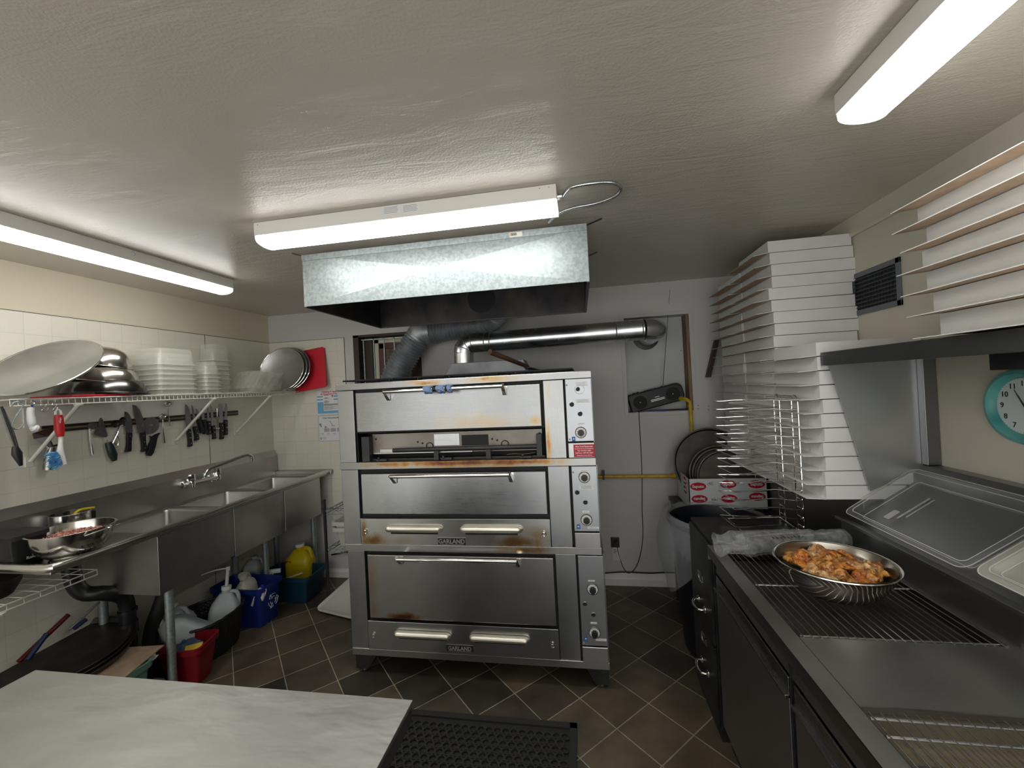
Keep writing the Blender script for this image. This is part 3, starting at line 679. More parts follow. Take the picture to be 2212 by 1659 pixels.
MB().lathe([(0, -.001), (.095, -.001), (.095, 0)], (at(1040, 655, 'y', HY1-.01).x, HY1-.007, at(1040, 655, 'y', HY1-.01).z+.03), 30, 'y').build('duct_opening', 'seal', hd)
s_ = MB().box(at(1100, 494, 'y', HY0).x, at(1128, 491, 'y', HY0).x, HY0-.0075, HY0-.006, HZ1-.026, HZ1-.006).build('barcode_sticker', 'vent', hd)
b = MB()
for k in range(9): xx = at(1101, 494, 'y', HY0).x+.003+k*.0032; b.box(xx, xx+.0014+.0006*(k % 3), HY0-.008, HY0-.0075, HZ1-.021, HZ1-.009)
b.build('print', 'ink', s_)
b = MB()
for (x, y, dx) in ((HX0, HY0+.02, -1), (HX1, HY0+.02, 1), (HX1, HY1-.3, 1)):
    b.hexa([(x, y, HZ1+.002), (x+dx*.07, y-.005, HZ1+.022), (x+dx*.07, y+.01, HZ1+.022), (x, y+.02, HZ1+.002)], [(x, y, HZ1+.004), (x+dx*.07, y-.005, HZ1+.024), (x+dx*.07, y+.01, HZ1+.024), (x, y+.02, HZ1+.004)])
    b.box(x-.002 if dx < 0 else x, x if dx < 0 else x+.002, y, y+.02, HZ1-.06, HZ1+.004)
b.box(HX0+.05, HX0+.07, HY0+.1, HY1-.1, HZ1-.001, ZC-.0005).box(HX1-.07, HX1-.05, HY0+.1, HY1-.1, HZ1-.001, ZC-.0005)
b.build('hanging_strap', 'black_metal', hd)

# things lying on top of the oven
b = MB(); zt = 1.6635
ga = at(748, 821, 'z', zt); b_y0, b_y1 = 2.15, 2.60
gx0, gx1 = -1.335, -.03
for k in range(26): y = b_y0+(b_y1-b_y0)*k/25; b.tube([(gx0, y, zt), (gx1, y, zt)], .0022, 5)
for x in (gx0, gx0+.3, gx0+.6, gx0+.9, gx1): b.tube([(x, b_y0, zt-.003), (x, b_y1, zt-.003)], .003, 6)
for x in (gx0+.08, gx0+.28, gx0+.45, gx0+.63, gx0+.82, gx0+1.0): b.tube([(x, b_y0+.01, 1.6455), (x, b_y0+.01, zt-.002)], .003, 6).tube([(x, b_y1-.01, 1.6455), (x, b_y1-.01, zt-.002)], .003, 6)
tag(b.build('wire_grid', 'black_metal'), 'black wire cooling grid lying flat across the oven top', 'rack')
sh = thing('oven_shovel', 'long dark wooden handled shovel lying across the oven top', 'shovel', (-.25, 2.6, 1.67))
h0 = at(1058, 760, 'y', 2.35); h1 = at(1140, 792, 'y', 2.72)
MB().tube([tuple(h0), tuple(h1)], [.0165, .013], 14).build('handle', 'dark_wood', sh, smooth=True)
MB().hexa([(h1.x-.02, h1.y-.02, h1.z-.01), (h1.x+.02, h1.y-.02, h1.z-.01), (h1.x+.12, h1.y+.08, 1.672), (h1.x-.02, h1.y+.16, 1.672)],
          [(h1.x-.02, h1.y-.02, h1.z-.006), (h1.x+.02, h1.y-.02, h1.z-.006), (h1.x+.12, h1.y+.08, 1.676), (h1.x-.02, h1.y+.16, 1.676)]).build('blade', 'black_metal', sh)
# tall pizza box / dark tray edge lying at the right end of the oven top
# ---------------------------------------------------------------- three-bowl sink along the left wall
SX0, SX1, SY0, SY1, SZ = -2.722, -2.175, 1.335, 3.255, .925
sink = thing('three_bowl_sink', 'long stainless three-bowl sink with drainboard along the left wall', 'sink', (-2.45, 2.3, 0))
MB().box(SX0, SX0+.03, SY0, SY1, SZ-.02, 1.075).hexa([(SX0, SY0, 1.075), (SX0+.03, SY0, 1.075), (SX0+.03, SY1, 1.075), (SX0, SY1, 1.075)], [(SX0, SY0, 1.125), (SX0+.004, SY0, 1.125), (SX0+.004, SY1, 1.125), (SX0, SY1, 1.125)]).build('backsplash', 'sink', sink)
bowls = [(1.80, 2.225), (2.275, 2.675), (2.725, 3.135)]
BX0, BX1, BZ = SX0+.07, SX1-.045, .600
dk = MB()
dk.box(SX0+.03, SX1-.015, SY0+.015, bowls[0][0], SZ-.025, SZ-.012)
dk.box(SX0+.03, SX1-.015, bowls[2][1], SY1-.03, SZ-.025, SZ-.012)
dk.box(SX0+.03, BX0, bowls[0][0], bowls[2][1], SZ-.025, SZ-.012).box(BX1, SX1-.015, bowls[0][0], bowls[2][1], SZ-.025, SZ-.012)
for a, c in ((bowls[0][1], bowls[1][0]), (bowls[1][1], bowls[2][0])): dk.box(BX0, BX1, a, c, SZ-.025, SZ-.012)
dk.build('drainboard', 'sink', sink, bevel=.004)
for y0, y1 in bowls:
    q = MB(); cx, cy, w_, d_ = (BX0+BX1)/2, (y0+y1)/2, BX1-BX0, y1-y0
    q.rrect(cx, cy, w_, d_, [(SZ-.014, 0), (SZ-.03, -.004), (BZ+.03, -.010), (BZ+.008, -.022), (BZ+.003, -.05)], .03, 5, (False, True))
    o = q.build('bowl', 'sink', sink, smooth=60, thick=.003)
    MB().box(SX1-.034, SX1-.030, y0-.006, y1+.006, BZ-.01, SZ-.03).build('bowl_front', 'sink', o, bevel=.003)
    MB().lathe([(0, BZ+.004), (.03, BZ+.004), (.045, BZ+.009)], (cx, cy, 0), 20).build('drain', 'chrome', o)
for y in (bowls[0][0]-.006,): MB().box(SX0+.05, SX1-.032, y-.002, y+.001, BZ-.01, SZ-.03).build('bowl_side', 'sink', sink)
# rolled rim round front and ends
b = MB()
b.tube([(SX0+.02, SY0+.012, SZ+.004), (SX1-.03, SY0+.012, SZ+.004), (SX1-.012, SY0+.02, SZ+.004), (SX1-.010, SY0+.05, SZ+.004), (SX1-.010, SY1-.03, SZ+.004)], .0165, 12)
b.build('rolled_rim', steel('rim steel', (.72, .70, .66), .22, grain='y'), sink, smooth=True)
MB().hexa([(SX0+.03, SY1-.032, SZ-.02), (SX1+.02, SY1-.032, SZ-.02), (SX1+.02, SY1-.02, SZ-.02), (SX0+.03, SY1-.02, SZ-.02)], [(SX0+.03, SY1-.03, SZ+.012), (SX1+.02, SY1-.03, SZ+.012), (SX1+.02, SY1, SZ+.02), (SX0+.03, SY1, SZ+.02)]).build('end_rim', 'sink', sink, bevel=.003)
for x_ in (SX1-.055, SX0+.06):
    for y in (1.86, 2.735, 3.16):
        x = x_ if x_ < -2.5 else {1.86: SX1-.055, 2.735: -2.40, 3.16: -2.30}[y]
        l = MB().cyl((x, y, .03), (x, y, BZ+(.0 if y > 1 else 0)), .0205, 18).build('leg', 'galv', sink, smooth=True)
        MB().cyl((x, y, 0), (x, y, .05), .014, 12).build('foot', 'black', l)
b = MB(); q = bowls
for a in ((q[0][1]+.006, q[1][0]-.006), (q[1][1]+.006, q[2][0]-.006)):
    b.box(SX1-.05, SX1-.036, a[0], a[1], BZ+.0, SZ-.03)
b.each('divider_strip', 'steel', sink)
tag(MB().box(SX0+.031, SX0+.032, 3.13, 3.20, 1.035, 1.058).build('sticker', mat('pink sticker', (.6, .42, .42), .6), sink), None, None)
# wall mixer tap
fx = SX0+.03
tap = thing('mixer_tap', 'chrome wall-mounted mixer tap with long swivel spout over the sink', 'tap', (fx, 2.48, 1.03))
MB().cyl((fx+.055, 2.39, 1.035), (fx+.055, 2.58, 1.035), .018, 16).build('body', 'chrome', tap, smooth=True)
for y in (2.385, 2.585):
    h = MB().lathe([(.032, 0), (.032, .008), (.018, .014), (.018, .055), (0, .055)], (fx, y, 1.030), 20, 'x').build('flange', 'chrome', tap, smooth=True)
    MB().lathe([(0, 1.098), (.020, 1.096), (.024, 1.06), (.018, 1.045), (.0, 1.045)], (fx+.058, y, 0), 8).build('knob_handle', 'chrome', h, smooth=30)
    MB().lathe([(.019, 1.05), (.021, 1.03), (.018, 1.01), (0, 1.008)], (fx+.058, y, 0), 18).build('valve', 'chrome', h, smooth=True)
MB().tube(smooth_path([(fx+.055, 2.49, 1.035), (fx+.057, 2.49, 1.075), (fx+.065, 2.52, 1.105), (fx+.085, 2.62, 1.125), (fx+.11, 2.74, 1.150), (fx+.125, 2.80, 1.152), (fx+.13, 2.825, 1.135), (fx+.131, 2.83, 1.105)], 6), .012, 12).build('spout', 'chrome', tap, smooth=True)
MB().cyl((fx+.131, 2.83, 1.112), (fx+.131, 2.83, 1.095), .0125, 14).build('aerator', 'chrome', tap)
# drains
tp = thing('drain_pipe', 'black plastic drain pipe with trap under the left sink bowl', 'pipe', (-2.5, 1.85, .5))
b = MB()
b.tube(smooth_path([(-2.58, 1.665, .90), (-2.575, 1.675, .72), (-2.55, 1.70, .64), (-2.50, 1.75, .615), (-2.50, 1.83, .56), (-2.505, 1.86, .49), (-2.51, 1.865, .30), (-2.51, 1.865, .03)], 5), .036, 18)
b.build('pipe', 'black', tp, smooth=True)
MB().tube([(-2.505, 1.863, .47), (-2.505, 1.863, .455)], .043, 18).tube([(-2.508, 1.864, .40), (-2.508, 1.864, .34)], .043, 18).each('collar', 'black', tp, smooth=True)
hs = tag(MB().hexa([(-2.50, 2.06, .50), (-2.44, 2.06, .50), (-2.44, 2.06, .56), (-2.50, 2.06, .56)], [(-2.50, 2.66, .49), (-2.44, 2.66, .49), (-2.44, 2.70, .565), (-2.50, 2.70, .565)])
    .tube(smooth_path([(-2.48, 2.07, .52), (-2.49, 2.02, .40), (-2.52, 1.995, .28), (-2.54, 1.99, .12), (-2.54, 1.99, .01)], 5), .036, 14).build('drain_box', 'black_matte', smooth=60), 'black drain channel and pipe hung under the middle sink bowl', 'drain')

# ---------------------------------------------------------------- things on the drainboard
DZ = SZ-.012
cc = at(157, 1143, 'z', DZ+.125); cc.z = DZ; col = thing('colander', 'big stainless colander of minced meat on the sink drainboard', 'colander', tuple(cc))
b = MB(); b.lathe([(.055, .012), (.085, .020), (.122, .055), (.136, .100), (.139, .130), (.149, .132)], cc, 48)
b.build('bowl', 'bowl', col, smooth=True, thick=.0015)
MB().lathe([(.075, .0), (.078, .002), (.064, .022)], cc, 32).build('foot_ring', 'bowl', col, smooth=True, thick=.0015)
b = MB()
for ring, (r, z) in enumerate(((.100, .0300), (.112, .0402), (.124, .0510), (.1315, .062))):
    n = 44
    for i in range(n):
        if (i//5) % 2: continue
        a = 2*PI*i/n+ring*.07; d = Vector((math.cos(a), math.sin(a), -.55)).normalized()
        p = cc+Vector(((r-.006)*math.cos(a), (r-.006)*math.sin(a), z))+d*.0035
        b.T = disc_frame(p, d); b.add([(.0030*math.cos(k*PI/3), .0030*math.sin(k*PI/3), 0) for k in range(6)], [tuple(range(6))])
b.T = None
b.build('hole_pattern', 'seal', col)
for s in (0, PI):
    a0 = s+.15; pts = [cc+Vector(((.143+.05*math.sin(t))*math.cos(a0+(t-PI/2)*.30), (.143+.05*math.sin(t))*math.sin(a0+(t-PI/2)*.30), .112+.02*math.sin(t))) for t in [PI*i/12 for i in range(13)]]
    MB().tube(pts, .0035, 8).build('handle', 'chrome', col, smooth=True)
def crumbs(name, c, r, h, n, cols, sz):
    rr = random.Random(3); b = MB()
    for i in range(n):
        a = rr.random()*2*PI; q = math.sqrt(rr.random()); x, y = c[0]+r*q*math.cos(a), c[1]+r*q*math.sin(a); z = c[2]+h*(1-q*q)+rr.uniform(-.004, .006)
        s = sz*rr.uniform(.5, 1.2); k = len(b.v)
        ax = [Vector((rr.gauss(0, 1), rr.gauss(0, 1), rr.gauss(0, 1))).normalized()*s*rr.uniform(.6, 1.3) for _ in range(3)]
        p = Vector((x, y, z)); b.add([p+ax[0], p-ax[0], p+ax[1], p-ax[1], p+ax[2], p-ax[2]], [(0, 2, 4), (2, 1, 4), (1, 3, 4), (3, 0, 4), (2, 0, 5), (1, 2, 5), (3, 1, 5), (0, 3, 5)])
    b.lathe([(0, c[2]+h*.8), (r*.6, c[2]+h*.5), (r, c[2]-.006), (r*.8, c[2]-.02), (0, c[2]-.02)], (c[0], c[1], 0), 24)
    return b.build(name, cols)
M['meat'] = noisy('minced meat', (.38, .13, .10), (.66, .36, .29), .55, 0, 60)
tag(crumbs('minced_meat', (cc.x, cc.y, cc.z+.088), .124, .022, 900, 'meat', .0055), 'pink minced meat filling the stainless colander', 'meat', kind='stuff')
ct = thing('food_container', 'square black lidded food container on the drainboard beside the colander', 'container', (-2.47, 1.415, DZ))
MB().rrect(-2.47, 1.415, .15, .13, [(DZ+.001, -.012), (DZ+.12, 0)], .02).build('tub', 'black', ct, smooth=50)
MB().rrect(-2.47, 1.415, .15, .13, [(DZ+.12, .008), (DZ+.138, .008), (DZ+.142, 0)], .024).build('container_lid', 'black_matte', ct, smooth=50)
text('lettering', 'Rondeau', .016, (-2.392, 1.425, DZ+.035), (0, 1, 0), (0, 0, 1), 'paper', ct, bold=.0003)
pt = thing('saucepan', 'small steel saucepan behind the colander on the drainboard', 'saucepan', (-2.62, 1.64, DZ))
MB().lathe([(0, .002), (.070, .002), (.075, .01), (.075, .135), (.079, .138)], (-2.62, at(152, 1120, 'x', -2.62).y, DZ), 32).build('pot', 'bowl', pt, smooth=True, thick=.002)
MB().lathe([(0, .10), (.073, .10)], (-2.62, at(152, 1120, 'x', -2.62).y, DZ), 24).build('pot_inside', 'pan_dark', pt)
A2 = lambda px, py: tuple(at(px, py, 'x', -2.60))
sc_ = thing('scraper', 'yellow-handled scraper resting in the saucepan behind the colander', 'scraper', A2(160, 1115))
MB().tube(smooth_path([A2(153, 1126), A2(162, 1110), A2(175, 1101), A2(203, 1097)], 5), [.007]*16, 10).build('handle', 'yellow', sc_, smooth=True)
q_ = Vector(A2(185, 1112)); MB().box(q_.x-.012, q_.x+.004, q_.y-.045, q_.y+.045, q_.z-.03, q_.z+.012).build('blade', 'black', sc_, bevel=.004)

# ---------------------------------------------------------------- wire shelf on the left wall
def wire_shelf(label, x1, y0, y1, z, brackets, drop=.028, pitch=.0254, bz=.30):
    s = thing('wire_shelf', label, 'shelf', (XL+.15, (y0+y1)/2, z))
    b = MB()
    b.tube([(x1, y0, z), (x1, y1, z)], .0032, 8).tube([(x1, y0, z-drop), (x1, y1, z-drop)], .0032, 8).tube([(XL+.02, y0, z), (XL+.02, y1, z)], .003, 6)
    for t_ in (.35, .7): b.tube([(XL+.02+(x1-XL-.02)*t_, y0, z-.004), (XL+.02+(x1-XL-.02)*t_, y1, z-.004)], .003, 6)
    n = int((y1-y0)/pitch)
    for i in range(n+1):
        y = y0+(y1-y0)*i/n; b.tube([(XL+.012, y, z), (x1, y, z), (x1+.001, y, z-drop)], .0017, 5)
    b.build('grid', 'white_wire', s)
    for y in brackets:
        br = MB().tube([(x1-.004, y, z-drop-.004), (XL+.02, y, z-bz)], .0085, 8).build('bracket', 'white_wire', s, smooth=True)
        MB().box(XL+.004, XL+.010, y-.014, y+.014, z-bz-.03, z-bz+.02).cyl((XL+.0, y, z-bz+.0), (XL+.02, y, z-bz+.0), .006, 8).build('bracket_foot', 'white_wire', br)
        MB().lathe([(0, z-drop-.012), (.016, z-drop-.010), (.019, z-drop-.003), (.0, z-drop)], (x1-.005, y, 0), 14).build('clip', 'white', br)
    return s
wire_shelf('white wire shelf on the left wall holding bowls, tubs and pans', -2.40, 1.37, 3.252, 1.635, (1.615, 2.36, 2.86))
wire_shelf('low white wire shelf on the left wall under the sink drainboard', -2.375, 1.0, 1.64, .79, (1.30,), .024, .05, .30)
low = MB(); low.lathe([(0, .001), (.10, .001), (.125, .05), (.128, .075), (0, .075)], (-2.55, 1.33, .795), 28)
tag(low.build('black_bowl', 'pan_dark', smooth=True), 'dark round pan stored on the low wire shelf', 'pan')

# big round aluminium pan leaning on the bowls
def pizza_pan(label, c, n, r, m='alu', rim=.012, group=None, name='pizza_pan', mr=None, up=(0, 0, 1)):
    b = MB(); b.T = disc_frame(Vector(c), n, up)
    b.lathe([(0, 0), (r*.93, 0), (r*.97, rim), (r, rim), (r*1.005, rim-.002), (r*.975, -.001), (r*.93, -.002), (0, -.002)], (0, 0, 0), 64)
    if mr is None:
        return tag(b.build(name, m, smooth=50), label, 'pan', group)
    t = thing(name, label, 'pan', tuple(c), group); b.build('plate', m, t, smooth=50)
    q = MB(); q.T = b.T; q.tube([(r*math.cos(2*PI*i/64), r*math.sin(2*PI*i/64), rim) for i in range(64)], .0028 if r > .3 or m == 'alu' else .0042, 6, closed=True); q.build('rolled_rim', mr, t, smooth=True)
    return t
SH = 1.635
pizza_pan('large pale aluminium pizza pan leaning back against the mixing bowls', (-2.49, 1.553, 1.787), (.20, -.62, .76), .213, rim=.010, mr='chrome')
def mixing_bowl(label, c, r, h, tilt, m='bowl'):
    b = MB(); b.T = disc_frame(Vector(c), tilt)
    b.lathe([(r*1.05, -.0), (r*1.0, .003), (r*.98, h*.16), (r*.86, h*.55), (r*.62, h*.86), (r*.36, h), (0, h)], (0, 0, 0), 56)
    return tag(b.build('mixing_bowl', m, smooth=True, thick=.0015), label, 'bowl', 'mixing bowls on the wire shelf')
mixing_bowl('largest upturned dark mixing bowl at the bottom of the shelf pile', (-2.565, 1.85, SH+.020), .175, .110, (0, .05, 1), steel('dark bowl steel', (.16, .155, .15), .2, grain='n'))
mixing_bowl('middle steel mixing bowl upturned on the dark bowl', (-2.57, 1.85, SH+.085), .148, .105, (.1, .10, 1))
mixing_bowl('smallest steel mixing bowl upturned on top of the shelf pile', (-2.58, 1.855, SH+.172), .118, .105, (.12, .12, 1))
b = MB().box(-2.42, -2.68, 1.60, 1.86, SH+.004, SH+.016); tag(b.build('cutting_board', 'red', bevel=.004), 'red plastic board lying flat under the mixing bowls', 'board')
# stacks of clear tubs, each upside down over the last
def tub_stack(what, x, y, w_, d_, h, n, step, grp, z0=SH+.004, mm='tub'):
    for i in range(n):
        z = z0+i*step
        b = MB(); b.rrect(x, y, w_, d_, [(z, .006), (z+.004, .006), (z+.004, 0), (z+h*.9, -.010), (z+h, -.018)], .022, 5, (False, True))
        pos = 'bottom' if i == 0 else 'topmost' if i == n-1 else ('second', 'third', 'fourth', 'fifth', 'sixth', 'seventh')[i-1]
        ct_ = b.build('clear_tub', mm, smooth=50, thick=.0012)
        q = MB(); q.rrect(x, y, w_, d_, [(z, .007), (z+.005, .007), (z+.005, .001), (z, .001)], .022, 5, (False, False)); q.build('rim', 'tub_rim', ct_)
        tag(ct_, 'clear upturned tub, %s%s, %s' % (pos, '' if i in (0, n-1) else ' from bottom', what), 'tub', grp)
tub_stack('wide stack beside the mixing bowls', -2.56, 2.145, .27, .235, .10, 7, .030, 'clear tubs on the wire shelf')
tub_stack('narrow low stack at the shelf front', -2.50, 2.40, .12, .115, .085, 6, .026, 'clear tubs on the wire shelf')
tub_stack('tall narrow stack by the takeout containers', -2.63, 2.60, .13, .15, .12, 8, .034, 'clear tubs on the wire shelf')
# takeout containers slumped in a pile
for i in range(9):
    b = MB(); y = 2.74+.052*i; a = .95-.03*i
    b.T = Matrix.Translation((-2.555, y, SH+.006)) @ Matrix.Rotation(a, 4, 'X') @ Matrix.Rotation(.12*math.sin(i*1.7), 4, 'Z')
    b.rrect(0, .10, .20, .19, [(0, .010), (.003, .010), (.003, 0), (.032, -.014), (.034, -.03)], .025, 5, (False, True))
    tag(b.build('takeout_container', 'tub', smooth=50, thick=.0010), 'clear takeout container, %s in the slumped pile on the shelf' % ('nearest the clear tubs', 'second from the tubs', 'third from the tubs', 'fourth from the tubs', 'middle one', 'fourth from the red board', 'third from the red board', 'second from the red board', 'nearest the red board')[i], 'container', 'takeout containers on the wire shelf')
b = MB(); b.T = Matrix.Translation((-2.54, 3.07, SH+.005)) @ Matrix.Rotation(-.42, 4, 'X')
b.grid(lambda u, v: (-.13+.26*u, .01*math.sin(u*9+v*4), .21*v+.008*math.sin(u*14)), 24, 12)
tag(b.build('plastic_sleeve', 'tub', smooth=True), 'crumpled clear plastic sleeve standing in front of the round pans', 'plastic')
# round pans and red board leaning on the back wall at the end of the shelf
for i in range(3):
    pizza_pan(('front round aluminium pan leaning in the shelf corner', 'middle round aluminium pan leaning in the shelf corner', 'rear round aluminium pan leaning in the shelf corner')[i], (-2.475+.016*i, 3.098+.018*i, SH+.190), (.10, -.955, .26), .190+.001*i, 'alu', .009, 'round pans in the shelf corner', mr='chrome')
b = MB(); b.T = Matrix.Translation((-2.27, 3.185, SH+.010)) @ Matrix.Rotation(-.12, 4, 'Y') @ Matrix.Rotation(-.16, 4, 'X')
b.prism([(-.16, 0, 0), (.12, 0, .0), (.135, 0, .015), (.135, 0, .345), (.12, 0, .36), (-.16, 0, .36)], (0, .012, 0))
tag(b.build('cutting_board', mat('red board', (.62, .02, .04), .45), bevel=.002), 'red cutting board leaning behind the round pans in the corner', 'board')

# ---------------------------------------------------------------- knife rail and tools
KX = XL+.004
rail = thing('knife_rail', 'long magnetic knife rail on a white batten fixed to the left wall', 'rail', (KX, 2.3, 1.485))
MB().box(KX, KX+.006, 1.60, 2.64, 1.50, 1.60).build('batten', 'white_enamel', rail, bevel=.001)
MB().box(KX, KX+.016, 1.66, 2.872, 1.465, 1.503).build('strip', mat('rail brown', (.22, .14, .09), .5), rail)
MB().box(KX+.016, KX+.018, 1.66, 2.872, 1.466, 1.478).box(KX+.016, KX+.018, 1.66, 2.872, 1.488, 1.501).each('magnet_bar', 'black_metal', rail)
KS = steel('blade steel', (.36, .36, .36), .28, .05, grain='z')
def wy(px, py): q = at(px, py, 'x', KX+.022); return q.y, q.z
def on_wall(pts, m, par, name, x0=KX+.019, th=.0022, bevel=0):
    return MB().prism([(x0, y, z) for y, z in pts], (th, 0, 0)).build(name, m, par, bevel=bevel)
def knife(label, tip, heel, butt, wb, wh=.013, rivets=3, straight=False, m_h='black', name='knife'):
    """tip, heel and butt are photo pixels on the wall; blade width wb"""
    ty, tz = wy(*tip); hy, hz = wy(*heel); by, bz = wy(*butt)
    t = thing(name, label, 'knife', (KX+.02, hy, hz), 'knives on the magnetic rail')
    d = Vector((0, ty-hy, tz-hz)); L = d.length; d.normalize(); s = Vector((0, d.z, -d.y))
    if s.y < 0: s = -s
    O = Vector((0, hy, hz)); prof = [(-.5, 0), (-.5, .55), (-.46, .86), (-.42, 1), (.0, .93), (.30, .78), (.5, .5), (.5, 0)] if not straight else [(-.5, 0), (-.5, .95), (-.2, 1), (.3, .95), (.5, .8), (.5, 0)]
    pts = [O+s*(a*wb)+d*(b_*L) for a, b_ in prof]
    on_wall([(p.y, p.z) for p in pts], KS, t, 'blade')
    e = Vector((0, by-hy, bz-hz)); H = e.length; e.normalize(); s2 = Vector((0, e.z, -e.y)); s2 = s2 if s2.y > 0 else -s2
    hp = [(-.5, 0), (-.5, .2), (-.40, .5), (-.48, .85), (-.7, .95), (-.6, 1.0), (.4, 1), (.55, .9), (.45, .5), (.55, .15), (.5, 0)]
    hn = on_wall([((O+s2*(a*wh*2)+e*(b_*H)).y, (O+s2*(a*wh*2)+e*(b_*H)).z) for a, b_ in hp], m_h, t, 'handle', KX+.012, .018, .003)
    if rivets:
        r = MB()
        for k in range(rivets): p = O+e*(H*(.18+.32*k)); r.cyl((KX+.029, p.y, p.z), (KX+.0312, p.y, p.z), .0028, 10)
        r.each('rivet', 'chrome', hn)
    return t
Z2 = lambda a, b_: (240+a*.1356, 860+b_*.1356)
knife('broad short chef knife with black handle, leftmost of the knives', Z2(265, 205), Z2(290, 550), Z2(275, 855), .040)
knife('long dimpled slicing knife hanging beside the pizza cutter', Z2(395, 90), Z2(500, 545), Z2(530, 850), .046)
knife('wide chef knife with black riveted handle at the left of the right-hand cluster', Z2(1222, 95), Z2(1235, 495), Z2(1262, 770), .040)
knife('narrow paring knife second in the right-hand cluster', Z2(1300, 105), Z2(1340, 450), Z2(1370, 670), .018)
knife('small plain-handled knife third in the right-hand cluster', Z2(1370, 165), Z2(1395, 330), Z2(1455, 545), .020, .014, 0)
knife('small round-ended knife fourth in the right-hand cluster', Z2(1455, 160), Z2(1475, 345), Z2(1510, 565), .020, .013, 0)
knife('thin knife fifth in the right-hand cluster on the board joint', Z2(1540, 90), Z2(1550, 365), Z2(1565, 580), .014, .012)
knife('slim pointed knife sixth in the right-hand cluster', Z2(1605, 105), Z2(1620, 440), Z2(1645, 650), .019, .012)
knife('broad blunt-ended knife second from the right end', Z2(1745, 80), Z2(1755, 390), Z2(1765, 655), .032, .013, 3, True)
knife('pointed cook knife at the right end of the rail', Z2(1845, 80), Z2(1825, 345), Z2(1830, 590), .022, .012)
# steel spoon between the knives
def spoon(label, bowl, end, r, m='chrome', name='spoon', cat='spoon'):
    y0, z0 = wy(*bowl); y1, z1 = wy(*end)
    t = thing(name, label, cat, (KX+.02, y0, z0), 'utensils on the magnetic rail'); b = MB()
    dr = Vector((0, y1-y0, z1-z0)).normalized(); mm_ = disc_frame(Vector((KX+.028, y0, z0)), (1, 0, 0), dr); b.T = mm_
    b.lathe([(r, 0), (r*.85, -.004), (r*.5, -.008), (0, -.009)], (0, 0, 0), 20, 'z', 1.45 if abs(dr.z) > .5 else 1, 1)
    b.build('spoon_bowl', m, t, smooth=True, thick=.001)
    MB().tube([(KX+.027, y0+dr.y*r*1.2, z0+dr.z*r*1.2), (KX+.024, (y0+y1)/2, (z0+z1)/2), (KX+.026, y1, z1)], [.0022, .003, .0055], 8).build('handle', m, t, smooth=True)
    return t
spoon('shiny serving spoon with its bowl up near the shelf edge', Z2(885, 90), Z2(930, 445), .018)
spoon('steel ladle hanging right of the pizza cutter', Z2(810, 290), Z2(850, 715), .018)
spoon('small bright spoon among the right-hand knives', Z2(1690, 480), Z2(1685, 160), .012)
spoon('dark measuring scoop left of the short chef knife', Z2(55, 410), Z2(200, 330), .022, 'pan_dark', 'scoop', 'scoop')
spoon('second measuring scoop hanging by the scissors', Z2(175, 350), Z2(20, 420), .018, 'pan_dark', 'scoop', 'scoop')
# pizza cutter
t = thing('pizza_cutter', 'round-bladed pizza cutter with curved black handle on the rail', 'cutter', (KX+.02, 2.1, 1.47), 'utensils on the magnetic rail')
cy, cz = wy(*Z2(635, 432)); MB().lathe([(0, 0), (.052, 0), (.052, .0015), (0, .0015)], (KX+.022, cy, cz), 48, 'x').build('wheel', KS, t)
MB().lathe([(0, .006), (.005, .005), (.006, 0)], (KX+.024, cy, cz), 14, 'x').build('pin', 'chrome', t)
pp = [wy(*Z2(*q)) for q in ((600, 600), (640, 615), (700, 580), (772, 548), (735, 600), (715, 650), (700, 740), (660, 870), (620, 925), (570, 915), (552, 880), (580, 820), (600, 740), (635, 660), (630, 625))]
on_wall(pp, 'black', t, 'handle', KX+.014, .020, .004)
# triangular pie server, scissors, spatula, dustpan scoop, cup
Z1 = lambda a, b_: (a*.13562, 820+b_*.13562)
t = thing('pie_server', 'triangular steel pie server with dark green handle on the rail', 'server', (KX+.02, 1.95, 1.42), 'utensils on the magnetic rail')
on_wall([wy(*Z1(*q)) for q in ((1615, 605), (1640, 640), (1720, 890), (1700, 920), (1600, 910), (1510, 880), (1500, 850), (1570, 700), (1590, 620))], KS, t, 'blade')
y0, z0 = wy(*Z1(1660, 930)); y1, z1 = wy(*Z1(1700, 1000)); y2, z2 = wy(*Z1(1800, 1290))
MB().tube([(KX+.022, y0, z0), (KX+.03, (y0+y1)/2, (z0+z1)/2), (KX+.032, y1, z1)], .004, 8).build('shank', 'chrome', t)
MB().tube([(KX+.032, y1, z1), (KX+.034, y1*.7+y2*.3, z1*.7+z2*.3), (KX+.034, y1*.3+y2*.7, z1*.3+z2*.7), (KX+.032, y2, z2)], [.015, .019, .021, .012], 14).build('handle', mat('dark green grip', (.01, .028, .024), .35), t, smooth=True)
t = thing('scissors', 'steel-handled kitchen scissors hanging left of the short chef knife', 'scissors', (KX+.02, 2.0, 1.42), 'utensils on the magnetic rail')
cy, cz = wy(*Z1(1855, 975)); MB().tube([(KX+.022, cy+.011*math.cos(a), cz+.030*math.sin(a)) for a in [2*PI*i/18 for i in range(18)]], .0026, 6, closed=True).build('finger_loop', 'chrome', t, smooth=True)
MB().tube([(KX+.024, *wy(*Z1(1770, 1050))), (KX+.026, *wy(*Z1(1860, 860))), (KX+.026, *wy(*Z1(1900, 740))), (KX+.024, *wy(*Z1(1950, 720)))], [.003, .004, .006, .004], 8).build('arm', 'chrome', t, smooth=True)
t = thing('dough_scraper', 'wide grey spatula hanging by its side behind the pie server', 'spatula', (KX+.02, 1.87, 1.45), 'utensils on the magnetic rail')
on_wall([wy(*Z1(*q)) for q in ((1390, 730), (1440, 690), (1560, 690), (1570, 740), (1480, 790), (1400, 780))], KS, t, 'blade', KX+.019)
